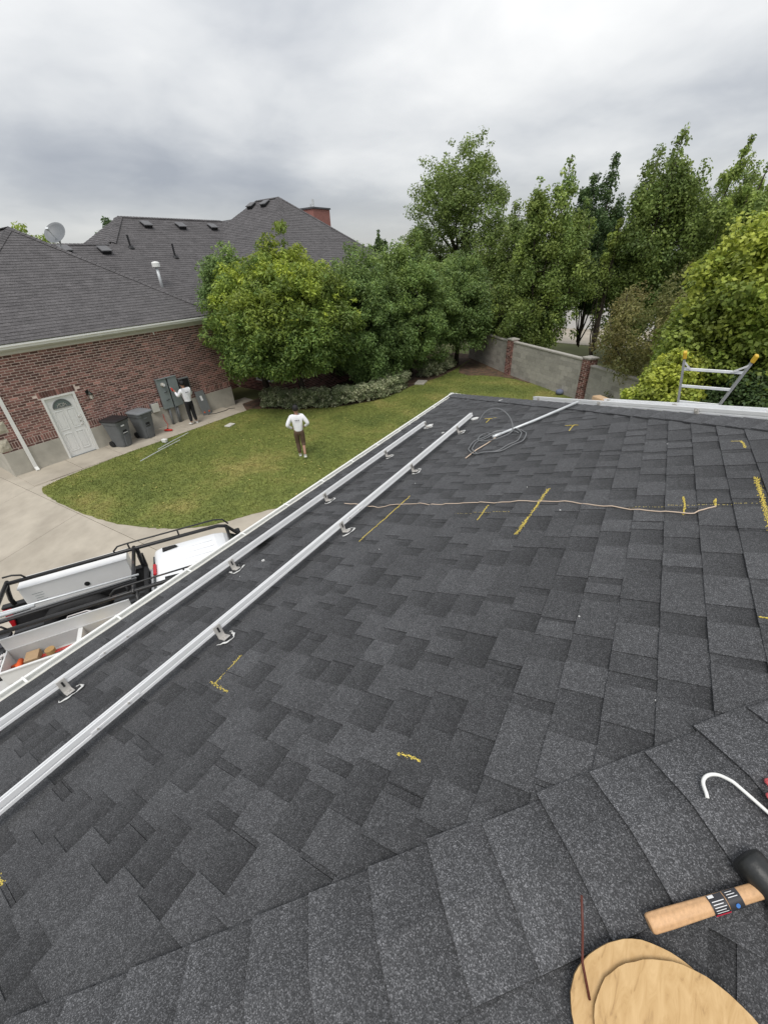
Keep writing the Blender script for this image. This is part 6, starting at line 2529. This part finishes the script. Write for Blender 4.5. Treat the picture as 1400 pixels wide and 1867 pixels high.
mb.tube([(0.05, -1.05, 0.9), (-0.05, -0.8, 1.15), (0.05, -0.5, 1.22), (0.12, -0.2, 1.1), (0.1, -0.6, 0.95), (0.0, -1.0, 0.95), (0.1, -1.3, 0.92)], 0.012, 6)
o = mb.build('white_hose', 'tail_white', None, local=True, smooth=True)
o.location = tloc
o.rotation_euler = (0, 0, -YW)
tag(o, 'loop of pale hose in the black truck bed', 'hose')
for k in range(16):
    s = random.uniform(0.04, 0.07)
    mb = MB()
    mb.box((0, 0, s * 0.4), (s * 1.4, s, s * 0.8), taper=0.8)
    o = mb.build('rail_clamp', 'tail_white', None, local=True, bevel=0.004)
    o.location = truck_pt(0.02 + random.uniform(-0.14, 0.30), -1.86 + random.uniform(-0.16, 0.16), 0.748 + random.uniform(0, 0.05))
    o.rotation_euler = (random.uniform(-.3, .3), random.uniform(-.3, .3), random.uniform(0, 6))
    tag(o, 'small white clamp in the pile on the truck tailgate', 'clamp', 'white clamps piled on the tailgate')


# ------------------------------------------------------------------ people
def skin(joints, edges, root):
    """Grows one continuous surface over a skeleton and returns (verts, faces)."""
    names = list(joints)
    me = bpy.data.meshes.new('skeleton')
    me.from_pydata([joints[n][:3] for n in names], [(names.index(a), names.index(b_)) for a, b_ in edges], [])
    ob = bpy.data.objects.new('skeleton', me)
    COL.objects.link(ob)
    md = ob.modifiers.new('skin', 'SKIN')
    md.use_smooth_shade = True
    for i, n in enumerate(names):
        sv = me.skin_vertices[0].data[i]
        r = joints[n][3]
        sv.radius = r if isinstance(r, tuple) else (r, r)
        sv.use_root = (n == root)
    s2 = ob.modifiers.new('sub', 'SUBSURF')
    s2.levels = s2.render_levels = 2
    dg = bpy.context.evaluated_depsgraph_get()
    ev = ob.evaluated_get(dg)
    m2 = ev.to_mesh()
    v_ = [tuple(q.co) for q in m2.vertices]
    f_ = [tuple(p.vertices) for p in m2.polygons]
    ev.to_mesh_clear()
    bpy.data.objects.remove(ob)
    bpy.data.meshes.remove(me)
    return v_, f_


def person(loc, yaw, label, J, pants, rolled=None):
    """J maps joints to local points (x right, y forward, z up)."""
    t = thing('person', label, 'person', loc, yaw)
    g = lambda n, r: tuple(J[n]) + (r,)
    # body: head, neck, trunk, arms with hands, legs
    jt = {'pelvis': g('pelvis', 0.11), 'waist': g('waist', 0.105), 'chest': g('chest', (0.10, 0.08)), 'neck': g('neck', 0.050), 'jaw': g('jaw', 0.075), 'head': g('head', (0.082, 0.096)), 'crown': g('crown', 0.055)}
    ed = [('pelvis', 'waist'), ('waist', 'chest'), ('chest', 'neck'), ('neck', 'jaw'), ('jaw', 'head'), ('head', 'crown')]
    for s_ in 'LR':
        jt['sh' + s_] = g('sh' + s_, 0.042)
        jt['el' + s_] = g('el' + s_, 0.040)
        jt['wr' + s_] = g('wr' + s_, 0.027)
        jt['ha' + s_] = g('ha' + s_, (0.036, 0.018))
        ed += [('chest', 'sh' + s_), ('sh' + s_, 'el' + s_), ('el' + s_, 'wr' + s_), ('wr' + s_, 'ha' + s_)]
        jt['hip' + s_] = g('hip' + s_, 0.085)
        jt['kn' + s_] = g('kn' + s_, 0.056)
        jt['cf' + s_] = tuple(Vector(J['kn' + s_]).lerp(Vector(J['an' + s_]), 0.35)) + (0.055,)
        jt['an' + s_] = g('an' + s_, 0.038)
        ed += [('pelvis', 'hip' + s_), ('hip' + s_, 'kn' + s_), ('kn' + s_, 'cf' + s_), ('cf' + s_, 'an' + s_)]
        # five fingers
        w, h_ = Vector(J['wr' + s_]), Vector(J['ha' + s_])
        d = (h_ - w).normalized()
        side = d.cross(Vector((0, 0.3, 1))).normalized()
        nrm_ = side.cross(d)
        for k in range(5):
            ln = (0.060, 0.075, 0.082, 0.076, 0.060)[k]
            if k == 0:
                a = w.lerp(h_, 0.55) + side * 0.03
                dv = (d * 0.6 + side * 0.8).normalized()
            else:
                a = h_ + side * (0.034 - 0.018 * k + 0.012) + d * 0.02
                dv = d
            jt['f%d%s' % (k, s_)] = tuple(a + dv * 0.01) + (0.009,)
            jt['g%d%s' % (k, s_)] = tuple(a + dv * ln * 0.6 - nrm_ * 0.008) + (0.0085,)
            jt['t%d%s' % (k, s_)] = tuple(a + dv * ln - nrm_ * 0.024) + (0.007,)
            ed += [('ha' + s_, 'f%d%s' % (k, s_)), ('f%d%s' % (k, s_), 'g%d%s' % (k, s_)), ('g%d%s' % (k, s_), 't%d%s' % (k, s_))]
    v_, f_ = skin(jt, ed, 'pelvis')
    mk('body', v_, f_, 'skin', t, local=True, smooth=True)
    # shirt
    js = {'hem': tuple(Vector(J['pelvis']) + Vector((0, 0, -0.02))) + ((0.165, 0.125),), 'waist': g('waist', (0.150, 0.118)), 'chest': g('chest', (0.165, 0.125)), 'collar': tuple(Vector(J['chest']).lerp(Vector(J['neck']), 0.75)) + (0.085,)}
    es = [('hem', 'waist'), ('waist', 'chest'), ('chest', 'collar')]
    for s_ in 'LR':
        js['sh' + s_] = g('sh' + s_, 0.080)
        js['ua' + s_] = tuple(Vector(J['sh' + s_]).lerp(Vector(J['el' + s_]), 0.5)) + (0.074,)
        js['el' + s_] = g('el' + s_, 0.063)
        js['wr' + s_] = tuple(Vector(J['el' + s_]).lerp(Vector(J['wr' + s_]), 0.93)) + (0.046,)
        es += [('chest', 'sh' + s_), ('sh' + s_, 'ua' + s_), ('ua' + s_, 'el' + s_), ('el' + s_, 'wr' + s_)]
    v_, f_ = skin(js, es, 'waist')
    sh = mk('shirt', v_, f_, 'shirt', t, local=True, smooth=True)
    # trousers
    jp = {'pelvis': g('pelvis', (0.140, 0.112)), 'belt': tuple(Vector(J['pelvis']) + Vector((0, 0, 0.09))) + ((0.135, 0.105),)}
    ep_ = [('belt', 'pelvis')]
    for s_ in 'LR':
        jp['hip' + s_] = g('hip' + s_, 0.100)
        jp['kn' + s_] = g('kn' + s_, 0.080)
        ep_ += [('pelvis', 'hip' + s_), ('hip' + s_, 'kn' + s_)]
        end = 0.30 if rolled == s_ else 0.90
        jp['cu' + s_] = tuple(Vector(J['kn' + s_]).lerp(Vector(J['an' + s_]), end)) + (0.074 if end < 0.5 else 0.062,)
        ep_ += [('kn' + s_, 'cu' + s_)]
    v_, f_ = skin(jp, ep_, 'pelvis')
    mk('trousers', v_, f_, pants, t, local=True, smooth=True)
    for s_ in 'LR':
        a, to = Vector(J['an' + s_]), Vector(J['toe' + s_])
        heel = a + (a - to) * 0.22 + Vector((0, 0, -0.05))
        v_, f_ = skin({'h': tuple(heel) + (0.040,), 'a': tuple(a + Vector((0, 0, -0.02))) + (0.046,), 'm': tuple(heel.lerp(to, 0.6) + Vector((0, 0, 0.012))) + ((0.046, 0.034),), 't': tuple(to) + ((0.042, 0.026),)}, [('h', 'm'), ('m', 't'), ('h', 'a')], 'h')
        mk('shoe', v_, f_, 'shoe_white', t, local=True, smooth=True)
    # cap / hair as a shell over the head
    hd = Vector(J['head'])
    mb = MB()
    n = 18
    prof = [(0.098, -0.045), (0.104, 0.0), (0.102, 0.045), (0.085, 0.088), (0.05, 0.115), (0.012, 0.125)]
    mb.lathe(prof, n, hd + Vector((0, -0.004, 0.012)), sx=0.92, sy=1.08)
    mb.build('cap', 'hair', t, local=True, smooth=True)
    mb = MB()
    mb.lathe([(0.006, -0.02), (0.02, 0.0), (0.006, 0.022)], 8, hd + Vector((0, 0.105, -0.035)))
    mb.build('nose', 'skin', t, local=True, smooth=True)
    for s_ in (-1, 1):
        mb = MB()
        mb.lathe([(0.008, -0.03), (0.022, 0.0), (0.010, 0.032)], 8, hd + Vector((s_ * 0.086, 0.0, -0.035)), sx=0.5)
        mb.build('ear', 'skin', t, local=True, smooth=True)
    # print on the back of the shirt
    ch = Vector(J['chest'])
    for x in (-0.05, 0.0, 0.05):
        mb = MB()
        mb.box((ch.x + x, ch.y - 0.132, ch.z - 0.01), (0.030, 0.012, 0.026))
        mb.build('shirt_print', 'print_dark', t, local=True)
    return t


MAN = {'pelvis': (0, 0, 0.93), 'waist': (0, 0.0, 1.10), 'chest': (0, 0.01, 1.32), 'neck': (0, 0.02, 1.48), 'jaw': (0, 0.035, 1.555), 'head': (0, 0.03, 1.63), 'crown': (0, 0.02, 1.69),
       'shL': (-0.185, 0, 1.40), 'elL': (-0.335, -0.07, 1.15), 'wrL': (-0.19, 0.06, 1.00), 'haL': (-0.135, 0.10, 0.985),
       'shR': (0.185, 0, 1.40), 'elR': (0.330, -0.07, 1.15), 'wrR': (0.20, 0.07, 1.02), 'haR': (0.15, 0.11, 1.005),
       'hipL': (-0.085, 0, 0.86), 'knL': (-0.085, 0.10, 0.50), 'anL': (-0.07, 0.06, 0.10), 'toeL': (-0.075, 0.24, 0.035),
       'hipR': (0.085, 0, 0.86), 'knR': (0.09, 0.05, 0.48), 'anR': (0.085, -0.20, 0.15), 'toeR': (0.09, -0.07, 0.035)}
person((-9.0, 9.30, 0.03), math.atan2(9.0, 9.3), 'person in white long sleeve shirt and brown trousers walking away across the lawn', MAN, 'pants_brown', 'R')
WRK = {'pelvis': (0, 0, 0.95), 'waist': (0, 0.01, 1.12), 'chest': (0, 0.03, 1.34), 'neck': (0, 0.05, 1.50), 'jaw': (-0.01, 0.075, 1.57), 'head': (-0.01, 0.075, 1.64), 'crown': (-0.01, 0.07, 1.70),
       'shL': (-0.185, 0.02, 1.42), 'elL': (-0.30, 0.10, 1.20), 'wrL': (-0.26, 0.30, 1.36), 'haL': (-0.25, 0.38, 1.40),
       'shR': (0.185, 0.02, 1.42), 'elR': (0.265, 0.10, 1.16), 'wrR': (0.15, 0.30, 1.20), 'haR': (0.11, 0.37, 1.22),
       'hipL': (-0.085, 0, 0.87), 'knL': (-0.09, 0.03, 0.48), 'anL': (-0.12, -0.02, 0.09), 'toeL': (-0.15, 0.15, 0.03),
       'hipR': (0.085, 0, 0.87), 'knR': (0.10, 0.02, 0.48), 'anR': (0.10, -0.03, 0.09), 'toeR': (0.13, 0.15, 0.03)}
person((-15.48, 9.98, 0.02), PI / 2 - 0.05, 'person in white shirt, black trousers and cap working at the electrical panel', WRK, 'pants_black')
rd = thing('hand_tool', 'red hand tool held up at the panel by the worker', 'tool', (-15.90, 9.72, 1.40))
mb = MB()
mb.tube([(0.02, 0, 0.0), (-0.02, 0.0, 0.09), (-0.05, 0, 0.13)], [0.03, 0.035, 0.02], 8)
mb.build('body', 'red_tool', rd, local=True, smooth=True)
mb = MB()
mb.tube([(-0.05, 0, 0.13), (-0.13, 0, 0.16)], 0.012, 8)
mb.build('nose', 'steel', rd, local=True)
